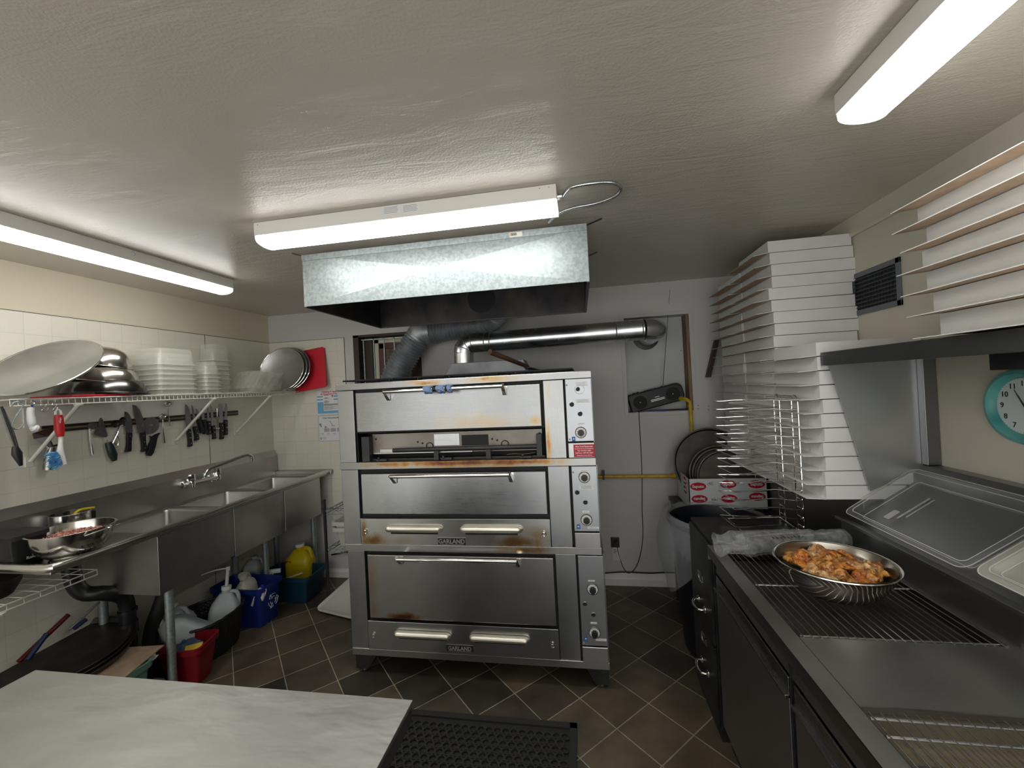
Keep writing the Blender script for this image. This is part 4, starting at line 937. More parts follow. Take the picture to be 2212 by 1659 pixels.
MB().tube([(KX+.021, *wy(*Z1(1430, 780))), (KX+.021, *wy(*Z1(1445, 980))), (KX+.021, *wy(*Z1(1480, 1190)))], [.003, .004, .005], 8).build('handle', 'chrome', t, smooth=True)
t = thing('food_scoop', 'large grey food scoop with steel tube handle hanging at the left of the rail', 'scoop', (KX+.02, 1.68, 1.42), 'utensils on the magnetic rail')
a, b_, c_, d_, e_ = [wy(*Z1(*q)) for q in ((520, 860), (880, 740), (700, 950), (600, 1050), (480, 950))]
g = MB()
for dx in (0,):
    g.add([(KX+.02, *a), (KX+.02, *b_), (KX+.05, *c_), (KX+.06, *d_), (KX+.045, *e_), (KX+.07, a[0]+.03, a[1]-.02)], [(0, 1, 2, 5), (0, 5, 4), (5, 2, 3, 4)])
g.build('pan', steel('grey scoop steel', (.20, .20, .20), .35, grain='n'), t, thick=.002)
MB().tube([(KX+.055, *wy(*Z1(735, 1080))), (KX+.055, *wy(*Z1(690, 1440)))], .021, 16).build('tube_handle', steel('tube steel', (.30, .30, .29), .22, grain='z'), t, smooth=True)
MB().tube([(KX+.045, *wy(*Z1(700, 960))), (KX+.055, *wy(*Z1(735, 1080)))], .010, 10).tube([(KX+.05, *wy(*Z1(760, 1060))), (KX+.05, *wy(*Z1(890, 1040)))], .005, 8).each('bracket', 'black_metal', t)

# ---------------------------------------------------------------- hooks and brushes on the shelf front
HX = -2.398
def hp(px, py, dx=0): q = at(px, py, 'x', HX+dx); return (q.x, q.y, q.z)
def zz1(a, b_, dx=0): return hp(a*.13562, 820+b_*.13562, dx)
for i, (pts, lb) in enumerate(((((180, 430), (215, 370), (300, 350), (360, 385), (340, 460), (260, 570), (200, 680), (190, 740), (240, 785), (320, 770), (380, 690)), 'large grey S-hook hanging from the shelf front'),
                (((650, 415), (660, 380), (700, 370), (735, 380), (725, 420), (670, 480), (690, 505), (740, 490), (765, 445)), 'small S-hook between the white and red brushes'),
                (((830, 405), (840, 370), (870, 365), (900, 380), (890, 420), (850, 470), (870, 490), (900, 480), (915, 440)), 'small S-hook carrying the red-handled brush'),
                (((470, 370), (500, 335), (540, 350), (550, 390), (520, 410), (485, 400)), 'small S-hook carrying the white scrubber'))):
    tag(MB().tube(smooth_path([zz1(*q) for q in pts], 4), .0022 if i else .003, 7).build('hook', 'chrome' if i else 'galv', smooth=True), lb, 'hook', 'S-hooks on the shelf front')
t = thing('scrubbing_brush', 'red-handled dish brush with blue bristles hanging from the shelf', 'brush', zz1(930, 800))
MB().tube(smooth_path([zz1(880, 560), zz1(890, 500), zz1(925, 475), zz1(965, 505), zz1(975, 560)], 4), .0045, 8).build('hanging_loop', 'white', t, smooth=True)
MB().tube([zz1(925, 565), zz1(935, 640), zz1(945, 780), zz1(965, 905)], [.014, .0165, .018, .013], 16).build('grip', mat('red grip', (.42, .012, .012), .4), t, smooth=True)
text('lettering', 'vikan', .013, tuple(Vector(zz1(920, 650))+Vector((.0185, -.003, 0))), (0, .12, 1), (0, -1, .12), 'white', t)
MB().tube([zz1(970, 900), zz1(965, 1020), zz1(955, 1140), zz1(990, 1220), zz1(1030, 1350)], [.008, .008, .012, .010, .008], 12).build('neck', 'white', t, smooth=True)
rr = random.Random(5); bb_ = MB(); hd_ = [Vector(zz1(940, 1160)), Vector(zz1(985, 1230)), Vector(zz1(1005, 1340))]
for i in range(260):
    u = rr.random(); p = hd_[0].lerp(hd_[1], u*2) if u < .5 else hd_[1].lerp(hd_[2], u*2-1)
    e = Vector(zz1(760+rr.uniform(-20, 90)+60*u, 1180+240*u+rr.uniform(-30, 40)))+Vector((rr.uniform(-.025, .02), 0, 0))
    bb_.tube([p, (p+e)/2+Vector((rr.uniform(-.006, .006), 0, .003)), e], .0009, 3, caps=False)
bb_.build('bristles', noisy('blue bristles', (.02, .16, .45), (.20, .50, .60), .6, 0, 25), t)
t = thing('bottle_scrubber', 'white plastic scrubber handle hanging from the shelf front', 'scrubber', zz1(500, 600))
MB().tube(smooth_path([zz1(500, 440), zz1(485, 520), zz1(500, 640), zz1(515, 730), zz1(530, 770)], 4), [.006]+[.0125]*6+[.014]*5+[.011]*5, 14).build('handle', 'white', t, smooth=True)
MB().tube([zz1(495, 760), zz1(530, 770), zz1(580, 780), zz1(615, 785)], [.009, .016, .016, .008], 14).build('head', 'white', t, smooth=True)
MB().tube([zz1(495, 400), zz1(520, 440), zz1(540, 480)], .003, 6).build('clip', 'blue_cap', t)
t = thing('tongs', 'long steel tongs with dark tips hanging at the left end of the shelf', 'tongs', zz1(100, 700))
MB().tube([zz1(10, 430), zz1(130, 760), zz1(245, 1070)], [.007, .008, .006], 8).tube([zz1(40, 470, -.02), zz1(160, 760, -.02), zz1(265, 1060, -.01)], [.006, .008, .006], 8).each('arm', steel('tong steel', (.22, .22, .21), .25, grain='n'), t, smooth=True)
MB().tube([zz1(235, 1060), zz1(270, 1180), zz1(335, 1370)], [.009, .017, .006], 10).build('tip', 'black', t, smooth=True)

# ---------------------------------------------------------------- posters on the back wall
py_ = YB-.006
def poster(name, label, x0, x1, z0, z1):
    t = thing(name, label, 'poster', ((x0+x1)/2, YB-.005, (z0+z1)/2)); MB().box(x0, x1, py_, YB-.0045, z0, z1).build('sheet', 'paper', t); return t
p = poster('cleaning_poster', 'red and blue cleaning chart on the wall left of the oven', -2.282, -2.00, 1.425, 1.635)
yy = py_-.0003
text('lettering', 'Cleaning & Sanitizing', .0215, (-2.142, yy, 1.618), (1, 0, 0), (0, 0, 1), 'red_ink', p, bold=.0005); text('lettering', 'for Equipment & Surfaces', .0195, (-2.142, yy, 1.599), (1, 0, 0), (0, 0, 1), 'red_ink', p, bold=.0005)
b = MB(); b.box(-2.277, -2.218, yy, py_, 1.430, 1.530).box(-2.218, -2.005, yy, py_, 1.430, 1.452); b.build('blue_block', mat('chart blue', (.18, .45, .68), .6), p)
b = MB(); b.box(-2.279, -2.222, yy, py_, 1.572, 1.582).box(-2.279, -2.222, yy, py_, 1.546, 1.556).box(-2.12, -2.005, yy, py_, 1.572, 1.584).box(-2.12, -2.005, yy, py_, 1.545, 1.556); b.each('grey_bar', 'blue_ink', p)
MB().box(-2.216, -2.02, yy-.0002, py_, 1.500, 1.512).build('dark_bar', 'grey_ink', p)
b = MB()
for i in range(7): b.box(-2.214, -2.13+.02*(i % 3), yy-.0003, py_, 1.463+.0052*i, 1.4645+.0052*i)
for z in (1.586, 1.560, 1.533, 1.525): b.box(-2.214, -2.165, yy, py_, z, z+.003)
b.each('print', 'ink', p)
MB().prism([(-2.140, yy, 1.588), (-2.122, yy, 1.588), (-2.131, yy, 1.566)], (0, .0003, 0)).build('red_mark', 'red_ink', p)
for s_, x, z in (('WASH', -2.19, 1.566), ('RINSE', -2.19, 1.541), ('SANITIZE', -2.19, 1.5195)): text('lettering', s_, .008, (x, yy, z), (1, 0, 0), (0, 0, 1), 'ink', p)
p = poster('dishwashing_poster', 'black and white dishwashing chart on the wall left of the oven', -2.276, -2.00, 1.187, 1.412)
b = MB(); b.box(-2.276, -2.00, yy, py_, 1.409, 1.412).box(-2.276, -2.273, yy, py_, 1.187, 1.412).box(-2.276, -2.00, yy, py_, 1.187, 1.190); b.build('border', 'grey_ink', p)
text('lettering', '3 Sink Dishwashing Method', .017, (-2.138, yy, 1.389), (1, 0, 0), (0, 0, 1), 'ink', p, bold=.0002)
b = MB()
for k in range(4): x = -2.225+.062*k; b.box(x, x+.052, yy, py_, 1.268, 1.300)
b.each('basin_drawing', mat('print grey', (.42, .43, .46), .7), p)
b = MB(); b.tube([(-2.165, yy, 1.365), (-2.16, yy, 1.350), (-2.14, yy, 1.325)], .0022, 5).box(-2.155, -2.118, yy, py_, 1.318, 1.323).lathe([(0, 0), (.012, 0)], (-2.258, yy, 1.333), 10, 'y').lathe([(0, 0), (.008, 0)], (-2.251, yy, 1.318), 10, 'y').box(-2.218, -2.20, yy, py_, 1.302, 1.318).box(-2.262, -2.252, yy, py_, 1.202, 1.222)
b.each('drawing', 'grey_ink', p)
for k, s_ in enumerate(('1. Scrape', '2. Wash', '3. Rinse', '4. Sanitize')): text('lettering', s_, .008, (-2.245+.058*k, yy, 1.253), (1, 0, 0), (0, 0, 1), 'ink', p)
b = MB()
for k in range(4): b.box(-2.245, -2.205-.004*(k % 2), yy, py_, 1.206+.0045*k, 1.2075+.0045*k); b.box(-2.255+.058*k, -2.225+.058*k, yy, py_, 1.240, 1.2415)
b.each('print', 'grey_ink', p)
# ---------------------------------------------------------------- under the sink
def bin_box(name, label, cat, x0, x1, y0, y1, h, m, taper=.025, rim=.010, group=None, rot=0):
    t = thing(name, label, cat, ((x0+x1)/2, (y0+y1)/2, 0), group)
    b = MB(); cx, cy, w_, d_ = (x0+x1)/2, (y0+y1)/2, x1-x0, y1-y0
    if rot: b.T = Matrix.Translation((cx, cy, 0)) @ Matrix.Rotation(rot, 4, 'Z') @ Matrix.Translation((-cx, -cy, 0))
    b.rrect(cx, cy, w_, d_, [(.003, -taper), (h-.03, -.004), (h-.03, rim-.002), (h, rim), (h, -.003), (h-.03, -.008), (.008, -taper-.004)], .03, 5, (True, True))
    b.build('shell', m, t, smooth=50); return t
def jug(name, label, c, h, w_, d_, m, cap, rot=0, tilt=(0, 0), pump=False, strip=None, group='jugs and bottles under the sink'):
    """handled plastic jug; c is the middle of its base"""
    t = thing(name, label, 'jug', tuple(c), group)
    T = Matrix.Translation(c) @ Matrix.Rotation(rot, 4, 'Z') @ Matrix.Rotation(tilt[0], 4, 'X') @ Matrix.Rotation(tilt[1], 4, 'Y')
    b = MB(); b.T = T
    b.rrect(0, 0, w_, d_, [(0, -.012), (.008, 0), (h*.55, 0), (h*.66, -.008), (h*.78, -w_*.18), (h*.87, -w_*.30)], w_*.22, 5)
    b.cyl((0, 0, h*.85), (0, 0, h*.95), w_*.15, 18)
    b.build('body', m, t, smooth=50)
    g = MB(); g.T = T; g.tube(smooth_path([(w_*.12, 0, h*.88), (w_*.34, 0, h*.86), (w_*.44, 0, h*.72), (w_*.44, 0, h*.50)], 4), w_*.075, 10); g.build('grip', m, t, smooth=True)
    k = MB(); k.T = T; k.cyl((0, 0, h*.93), (0, 0, h), w_*.17, 18)
    if pump: k.cyl((0, 0, h), (0, 0, h*1.30), w_*.06, 10).hexa([(-.01, -.012, h*1.30), (.012, -.012, h*1.30), (.012, .012, h*1.30), (-.01, .012, h*1.30)], [(-.01, -.010, h*1.37), (.012, -.010, h*1.37), (.012, .010, h*1.37), (-.01, .010, h*1.37)]).tube([(0, 0, h*1.34), (-w_*.4, 0, h*1.33), (-w_*.85, 0, h*1.28)], .006, 8)
    k.build('cap', cap, t, smooth=50)
    if strip:
        s = MB(); s.T = T; s.box(-w_*.32, w_*.32, -d_/2-.0012, -d_/2-.0004, h*.08, h*.38).box(w_/2+.0004, w_/2+.0012, -d_*.32, d_*.32, h*.08, h*.38); s.each('label', strip, t)
    return t
# small red bin of cloths
bin_box('waste_bin', 'small red plastic bin with blue cloths in front of the wicker basket', 'bin', -2.385, -2.165, 1.90, 2.09, .225, 'red_bin', .03, rot=.25)
def cloth_lump(name, label, c, r, h, m, seed):
    rr = random.Random(seed); b = MB()
    def fn(u, v):
        a = 2*PI*u; q = v; n = noise.noise(Vector((3*math.cos(a)*q+seed, 3*math.sin(a)*q, seed)))
        return (c[0]+r*q*math.cos(a)*(1+.25*n), c[1]+r*q*math.sin(a)*(1+.25*n), c[2]+h*(1-q*q)+.35*h*n)
    b.grid(fn, 28, 10); return tag(b.build(name, m, smooth=True), label, 'cloth')
M['rag_blue'] = noisy('faded blue rag', (.03, .06, .12), (.07, .11, .19), .9, 0, 20)
cloth_lump('cleaning_cloth', 'folded faded blue cloth lying in the small red bin', (-2.285, 1.99, .165), .082, .065, 'rag_blue', 4)
b = MB(); b.T = Matrix.Translation((-2.225, 1.975, .195)) @ Matrix.Rotation(.6, 4, 'Z') @ Matrix.Rotation(.5, 4, 'X'); b.box(-.045, .045, -.022, .022, 0, .014)
tag(b.build('sponge', mat('yellow sponge', (.62, .45, .05), .9), bevel=.003), 'yellow sponge on the cloth in the small red bin', 'sponge')
# wicker basket
bc = (-2.435, 2.255); bk = thing('wicker_basket', 'black woven basket of plastic jugs under the sink', 'basket', (bc[0], bc[1], 0))
q = MB()
def weave(u, v):
    a = 2*PI*u; e = .80; cx, sy = math.cos(a), math.sin(a)
    r = 1-.20*(1-v); w_ = .0032*math.sin(a*38)*(1 if int(v*22) % 2 else -1)
    return (bc[0]+(.185*r+w_)*abs(cx)**e*(1 if cx > 0 else -1), bc[1]+(.205*r+w_)*abs(sy)**e*(1 if sy > 0 else -1), .004+.232*v+.006*math.sin(a*2))
q.grid(weave, 152, 44)
M['wicker'] = mat('black wicker', (.012, .012, .013), .45)
q.build('woven_side', 'wicker', bk, smooth=60, thick=.004)
rim = [weave(i/60, 1) for i in range(60)]; MB().tube(rim, .008, 8, closed=True).build('rim', 'wicker', bk, smooth=True)
MB().lathe([(0, .004), (.15, .004), (.15, .008), (0, .008)], (bc[0], bc[1], 0), 24).build('base', 'wicker', bk)
jug('jug', 'grey-white jug leaning at the left in the black basket', Vector((-2.535, 2.195, .03)), .32, .17, .15, 'jug', 'white', .3, (.10, -.12))
jug('jug', 'clear jug with tall white pump standing in the black basket', Vector((-2.40, 2.335, .02)), .33, .17, .15, 'jug', 'white', .7, (-.12, .10), True, 'blue_ink')
jug('jug', 'white jug lying with its handle up in front of the pump jug', Vector((-2.345, 2.16, .14)), .29, .17, .15, 'jug', 'blue_cap', 2.6, (-.9, .25))
# recycling bin
rb = bin_box('recycling_bin', 'bright blue recycling bin with white arrows under the sink', 'bin', -2.63, -2.235, 2.475, 2.695, .275, 'blue_bin', .022)
M['logo'] = mat('printed white', (.62, .66, .70), .5)
b = MB(); lx = -2.2372; cyl_, czl = 2.60, .145
for k in range(3):
    a0 = PI/2+2*PI*k/3; pts = []
    for j in range(5):
        a = a0-.55+1.0*j/4; rr_ = .044
        pts.append((lx, cyl_+rr_*math.cos(a), czl+rr_*math.sin(a)))
    b.tube(pts, .0022, 5)
    pts = [(lx, cyl_+.026*math.cos(a0-.55+1.0*j/4), czl+.026*math.sin(a0-.55+1.0*j/4)) for j in range(5)]; b.tube(pts, .0022, 5)
    a = a0+.48; c = Vector((lx, cyl_+.035*math.cos(a), czl+.035*math.sin(a))); d = Vector((0, -math.sin(a), math.cos(a))); n_ = Vector((0, math.cos(a), math.sin(a)))
    b.tube([c+n_*.018, c+d*.020, c-n_*.018, c+n_*.018], .0022, 5)
b.build('recycling_mark', 'logo', rb)
jug('jug', 'cream jug with a long open handle in the blue recycling bin', Vector((-2.44, 2.60, .10)), .26, .17, .11, 'jug_cream', 'jug_cream', 1.9, (.0, -.25))
jug('spray_bottle', 'blue-and-white bottle at the front of the blue recycling bin', Vector((-2.30, 2.52, .15)), .15, .07, .06, 'white', 'blue_cap', .4, (.2, .35))
jug('tub_bottle', 'pale tub with blue print behind the cream jug', Vector((-2.60, 2.85, .18)), .17, .13, .13, 'jug', 'jug', .2, (0, 0), strip='blue_ink')
b = MB(); b.T = Matrix.Translation((-2.42, 2.76, .25)) @ Matrix.Rotation(.5, 4, 'Z')
b.hexa([(0, 0, 0), (.09, .01, -.01), (.09, .03, -.01), (0, .02, 0)], [(0, 0, .025), (.09, .01, .018), (.09, .03, .018), (0, .02, .025)]).cyl((.01, .01, -.05), (.01, .01, .0), .018, 12).tube([(.03, .015, .0), (.045, .015, -.035)], .005, 6)
tag(b.build('trigger_sprayer', 'white', smooth=40), 'white spray trigger sticking up between the two blue bins', 'sprayer')
tb = bin_box('storage_bin', 'dark teal bin holding the yellow jug at the end of the sink', 'bin', -2.56, -2.12, 2.80, 3.06, .205, 'teal_bin', .03)
t = jug('jug', 'big yellow jug with white cap standing in the dark teal bin', Vector((-2.36, at(649, 1210, 'x', -2.36).y, .045)), .325, .215, .15, 'yellow', 'white', .15, group=None)
MB().box(-2.44, -2.39, at(649, 1210, 'x', -2.36).y-.0775, at(649, 1210, 'x', -2.36).y-.0765, .215, .255).build('label', mat('red label', (.45, .05, .02), .5), t)
tag(MB().cyl((-2.31, 2.80, .19), (-2.19, 2.86, .222), .008, 8).build('wooden_stick', 'kraft'), 'brown wooden stick lying across the teal bin', 'stick')
# bundle of brooms against the wall, grey floor squeegee etc.
def stick(name, label, a, b_, r, m, cat): return tag(MB().cyl(a, b_, r, 12).build(name, m, smooth=True), label, cat, 'handles leaning under the sink')
A = lambda px, py, x: tuple(at(px, py, 'x', x))
stick('broom_handle', 'dark red broom handle leaning low along the left wall', A(40, 1430, -2.66), A(148, 1328, -2.66), .011, mat('dark red paint', (.09, .008, .008), .4), 'broom')
stick('broom_handle', 'blue handle leaning along the left wall below the red one', A(60, 1425, -2.60), A(102, 1368, -2.60), .011, mat('dark blue paint', (.010, .018, .07), .4), 'broom')
stick('broom_handle', 'thin grey handle leaning beside the drain pipe', A(150, 1360, -2.64), A(215, 1300, -2.64), .006, 'galv', 'broom')
stick('broom_handle', 'short navy handle end beside the round black pans', A(160, 1358, -2.60), A(186, 1338, -2.60), .010, mat('navy', (.015, .02, .07), .4), 'broom')
# green tote, cardboard and big round black pans
gb = bin_box('storage_tote', 'pale green tote under the cardboard and black pans', 'bin', -2.62, -2.20, 1.36, 1.74, .30, mat('pale green plastic', (.12, .23, .18), .5), .03)
b = MB(); b.T = Matrix.Translation((-2.42, 1.56, .312)) @ Matrix.Rotation(.25, 4, 'Z') @ Matrix.Rotation(.04, 4, 'Y'); b.box(-.28, .24, -.26, .22, 0, .005)
tag(b.build('cardboard_sheet', 'kraft'), 'brown cardboard sheet between the green tote and black pans', 'cardboard')
c = at(118, 1418, 'z', .375); c.x += .02
for i in range(3): pizza_pan(('large black round pan lowest in the pile under the drainboard', 'large black round pan in the middle of the pile under the drainboard', 'large black round pan on top of the pile under the drainboard')[i], (c.x-.012*i, c.y+.006*i, .345+.014*i), (.05, -.06, 1), .275, 'pan_dark', .018, 'black round pans under the drainboard')
cloth_lump('black_bag', 'black bag slumped behind the front sink leg', (-2.40, 1.80, .02), .13, .23, 'black', 9)
cloth_lump('white_rag', 'crumpled white rag hanging over the black bag', (-2.35, 1.81, .235), .06, .045, 'paper', 12)
cloth_lump('grey_rag', 'crumpled grey plastic bag on the floor by the front sink leg', (-2.22, 1.66, .0), .09, .07, mat('grey bag', (.35, .35, .34), .5), 15)

# ---------------------------------------------------------------- wire rack between sink and oven
rk = thing('wire_rack', 'low wire rack with white dough boxes between sink and oven', 'rack', (-1.8, 3.0, 0))
RX0, RX1, RY0, RY1 = at(701, 1100, 'y', 2.85).x, -1.48, 2.85, 3.20
z1 = at(702, 1103, 'y', 2.85).z; z2 = at(704, 1186, 'y', 2.85).z; zt_ = at(697, 1079, 'y', 2.85).z
for x in (RX0, RX1):
    for y in (RY0, RY1):
        p = MB(); p.cyl((x, y, 0), (x, y, zt_), .011, 12)
        for k in range(int(zt_/.026)): p.cyl((x, y, .02+k*.026), (x, y, .022+k*.026), .0122, 12)
        p.build('post', 'black_metal', rk, smooth=50)
for z in (z1, z2):
    b = MB()
    for y in (RY0, RY1):
        b.tube([(RX0, y, z), (RX1, y, z)], .0028, 6).tube([(RX0, y, z-.028), (RX1, y, z-.028)], .0028, 6)
        n = 10; b.tube([(RX0+(RX1-RX0)*i/n, y, z-.028*(i % 2)) for i in range(n+1)], .0022, 5)
    for x in (RX0, RX1):
        b.tube([(x, RY0, z), (x, RY1, z)], .0028, 6).tube([(x, RY0, z-.028), (x, RY1, z-.028)], .0028, 6)
        b.tube([(x, RY0+(RY1-RY0)*i/8, z-.028*(i % 2)) for i in range(9)], .0022, 5)
    for k in range(14): x = RX0+(RX1-RX0)*(k+.5)/14; b.tube([(x, RY0, z+.001), (x, RY1, z+.001)], .0018, 5)
    b.build('shelf_grid', 'galv', rk)
M['dough'] = mat('white dough box', (.62, .62, .56), .45)
for i in range(2):
    z = z2+.004+i*.045
    b = MB(); cx, cy = (RX0+.035+RX1)/2, 3.03
    b.rrect(cx, cy, RX1-RX0-.05, .33, [(z, -.04), (z+.125, -.012), (z+.125, .010), (z+.152, .012), (z+.152, -.006), (z+.13, -.018), (z+.01, -.045)], .035, 5, (True, True))
    tag(b.build('dough_box', 'dough', smooth=50), ('white plastic dough box on the lower rack shelf', 'white plastic dough box nested in the one on the lower rack shelf')[i], 'box', 'dough boxes on the wire rack')
b = MB(); b.T = Matrix.Translation((-1.74, 2.86, .055)) @ Matrix.Rotation(-.25, 4, 'Z') @ Matrix.Rotation(.22, 4, 'X')
b.rrect(0, 0, .42, .42, [(0, -.02), (.012, 0), (.022, 0), (.022, -.012), (.012, -.02)], .05, 6, (True, True))
tag(b.build('box_lid', 'dough', smooth=50), 'white dough box lid leaning on the floor behind the oven', 'lid')

# ---------------------------------------------------------------- rubber mat
mt = MB(); x0, x1, y0, y1 = -.95, -.091, .95, 1.912
mt.box(x0, x1, y0, y0+.03, 0, .012).box(x0, x1, y1-.03, y1, 0, .012).box(x0, x0+.03, y0, y1, 0, .012).box(x1-.032, x1, y0, y1, 0, .012)
mt.box(x0+.01, x1-.01, y0+.01, y1-.01, 0, .0025)
pit = .0385; ny = int((y1-y0-.07)/(pit*.866)); nx = int((x1-x0-.08)/pit)
for j in range(ny):
    for i in range(nx):
        cx = x0+.055+i*pit+(pit/2 if j % 2 else 0); cy = y0+.05+j*pit*.866
        if cx > x1-.045: continue
        hx, hy = pit/2, pit*.433; N = 16; ang = [2*PI*k/N+PI/16 for k in range(N)]
        def edge(t):
            c, s_ = math.cos(t), math.sin(t); q = min(hx/max(1e-6, abs(c)), hy/max(1e-6, abs(s_))); return (cx+c*q, cy+s_*q, .0122)
        rr_ = .0142; vs = [edge(t) for t in ang]+[(cx+rr_*math.cos(t), cy+rr_*math.sin(t), .0122) for t in ang]+[(cx+rr_*math.cos(t), cy+rr_*math.sin(t), .0026) for t in ang]
        mt.add(vs, [(k, (k+1) % N, N+(k+1) % N, N+k) for k in range(N)]+[(N+k, N+(k+1) % N, 2*N+(k+1) % N, 2*N+k) for k in range(N)])
tag(mt.build('floor_mat', 'rubber', smooth=40), 'black rubber floor mat full of round holes in front of the oven', 'mat')

# ---------------------------------------------------------------- near work table
TX0, TX1, TY0, TY1, TZ = -1.453, -.400, -.75, .857, .90
tt = thing('work_table', 'sheet-metal-topped work table in the near left corner', 'table', (-.93, .1, 0))
def dented():
    m = steel('dented table top', (.36, .355, .33), .46, .10, .03, 'n', 2.5, .86); nt = m.node_tree; L = nt.links; b = nt.nodes['Principled BSDF']
    g = _n(nt, 'ShaderNodeTexCoord'); mp = _n(nt, 'ShaderNodeMapping'); mp.inputs['Rotation'].default_value = (0, 0, .35); mp.inputs['Scale'].default_value = (7, 14, 1); L.new(g.outputs['Object'], mp.inputs[0])
    n1 = _n(nt, 'ShaderNodeTexNoise', Scale=1.0, Detail=3, Roughness=.55, Distortion=.15); L.new(mp.outputs[0], n1.inputs['Vector'])
    b1 = _n(nt, 'ShaderNodeBump'); b1.inputs['Strength'].default_value = .55; b1.inputs['Distance'].default_value = .006
    L.new(n1.outputs['Fac'], b1.inputs['Height']); L.new(b1.outputs[0], b.inputs['Normal']); return m
M['dented'] = dented()
MB().box(TX0, TX1, TY0, TY1, TZ-.003, TZ).box(TX0, TX1, TY1-.002, TY1, TZ-.012, TZ-.002).box(TX1-.002, TX1, TY0, TY1, TZ-.010, TZ-.002).build('metal_top', 'dented', tt, bevel=.0012)
MB().box(TX0+.003, TX1-.003, TY0+.003, TY1-.003, TZ-.045, TZ-.0035).build('board', 'black_matte', tt)
for x in (TX0+.04, TX1-.08):
    for y in (TY0+.04, TY1-.10): MB().box(x, x+.045, y, y+.045, 0, TZ-.045).build('leg', 'black_metal', tt)
MB().box(TX0+.04, TX1-.035, TY0+.04, TY1-.055, .22, .24).build('undershelf', 'black_metal', tt)
cab = MB().box(TX0+.12, TX1-.036, TY0+.1, TY1-.13, .24, TZ-.05).build('cabinet', 'black_metal', tt)
MB().lathe([(0, .012), (.010, .009), (.012, 0)], (TX1-.036, .50, .74), 14, 'x').build('knob', 'chrome', cab)
# ---------------------------------------------------------------- back wall, right of the oven
rd = thing('portable_radio', 'black portable radio with raised aerial tilted in the wall niche', 'radio', (.575, 3.33, 1.345))
RT = Matrix.Translation((.578, 3.325, 1.441)) @ Matrix.Rotation(-.225, 4, 'Y')
b = MB(); b.T = RT
prof = []
for q, (sx, sz) in enumerate(((1, 1), (-1, 1), (-1, -1), (1, -1))):
    for i in range(6):
        a = PI/2*q+PI/2*i/5; r_ = .045 if sx > 0 else .02
        prof.append((sx*(.206-r_)+r_*math.cos(a), -.04, sz*(.070-r_)+r_*math.sin(a)))
b.prism(prof, (0, .08, 0)); b.build('case', mat('radio black', (.008, .009, .012), .45), rd, bevel=.008)
b = MB(); b.T = RT
b.box(-.045, .060, -.0415, -.040, -.012, -.008).box(-.045, .060, -.0415, -.040, -.022, -.018).box(-.01, .025, -.0415, -.040, .004, .0075); b.each('silver_line', 'steel', rd)
b = MB(); b.T = RT
for x in (-.125, .125): b.lathe([(0, -.001), (.050, -.001), (.052, 0)], (x, -.040, -.004), 28, 'y')
b.each('speaker_grille', 'black_matte', rd)
b = MB(); b.T = RT
for x in (-.125, .125): b.lathe([(0, -.004), (.004, -.003), (.005, 0)], (x, -.0412, -.004), 10, 'y')
b.each('speaker_dot', 'galv', rd)
b = MB(); b.T = RT
for x in (-.15, -.12): b.cyl((x, 0, .068), (x, 0, .078), .010, 12)
b.box(-.07, .02, -.01, .015, .069, .074).box(.06, .075, -.01, .01, .069, .076); b.each('button', 'black', rd)
a0 = at(1432, 832, 'y', 3.30); a1 = at(1447, 628, 'y', 3.262)
MB().tube([tuple(a0), tuple(a0.lerp(a1, .5)), tuple(a1)], [.0026, .0020, .0013], 8).lathe([(0, 0), (.003, .003), (0, .006)], tuple(a1), 8).build('aerial', 'black_metal', rd, smooth=True)
for i, (m_, x0_, x1_, z_, lb) in enumerate((('paper', .41, .60, 1.3365, 'white paper lying under the radio in the niche'), ('blue_cap', .52, .66, 1.341, 'blue marker lying under the radio in the niche'), ('black', .64, .80, 1.3405, 'black pen lying at the right of the niche floor'))):
    if i == 0: tag(MB().box(x0_, x1_, 3.275, 3.375, z_, z_+.001).build('paper_sheet', m_), lb, 'paper')
    else: tag(MB().cyl((x0_, 3.278+.012*i, z_+.004), (x1_, 3.281+.012*i, z_+.004), .0045, 10).build('marker_pen', m_, smooth=True), lb, 'pen')
# radio flex down to the outlet
W = lambda px, py, y=YB-.006: tuple(at(px, py, 'y', y))
cb = tag(MB().tube(smooth_path([(.44, 3.285, 1.345), (.44, YB-.008, 1.334), W(1381, 910), W(1384, 960), W(1387, 1030), W(1387, 1100), W(1389, 1150), W(1385, 1190), W(1374, 1225), W(1358, 1238), W(1346, 1225), W(1336, 1195), W(1332, 1172, YB-.02)], 6), .0028, 6).build('power_cord', 'black', smooth=True), 'black radio cord hanging down the wall to the outlet', 'cord')
ot = thing('wall_outlet', 'white wall outlet with a black plug low on the back wall', 'outlet', (.215, YB, .29))
MB().box(.186, .246, YB-.007, YB, .190, .300).build('cover_plate', 'white', ot, bevel=.002)
MB().box(.180, .242, YB-.022, YB, .300, .372).build('black_socket', 'black', ot, bevel=.002)
pg = MB().lathe([(0, -.020), (.014, -.020), (.017, -.010), (.017, 0)], (.216, YB-.022, .340), 18, 'y').build('plug', 'black', ot, smooth=True)
b = MB()
for z in (.275, .262, .250): b.box(.196, .212 if z != .262 else .220, YB-.0078, YB-.007, z, z+.004)
b.build('slots', 'ink', ot)
gp = thing('gas_pipe', 'yellow painted gas pipe along the back wall right of the oven', 'pipe', (.5, YB-.04, .85))
b = MB(); gy = YB-.035
b.tube([(.07, gy, .851), (.665, gy, .848)], .0135, 14)
b.tube(smooth_path([(.665, gy, .848), (.78, gy, .848), (.808, gy, .875), (.811, gy, .96), (.808, gy, 1.36), (.800, gy, 1.405), (.775, gy+.02, 1.425), (.735, gy+.09, 1.425)], 4), .0135, 14)
b.build('pipe', 'gas', gp, smooth=True)
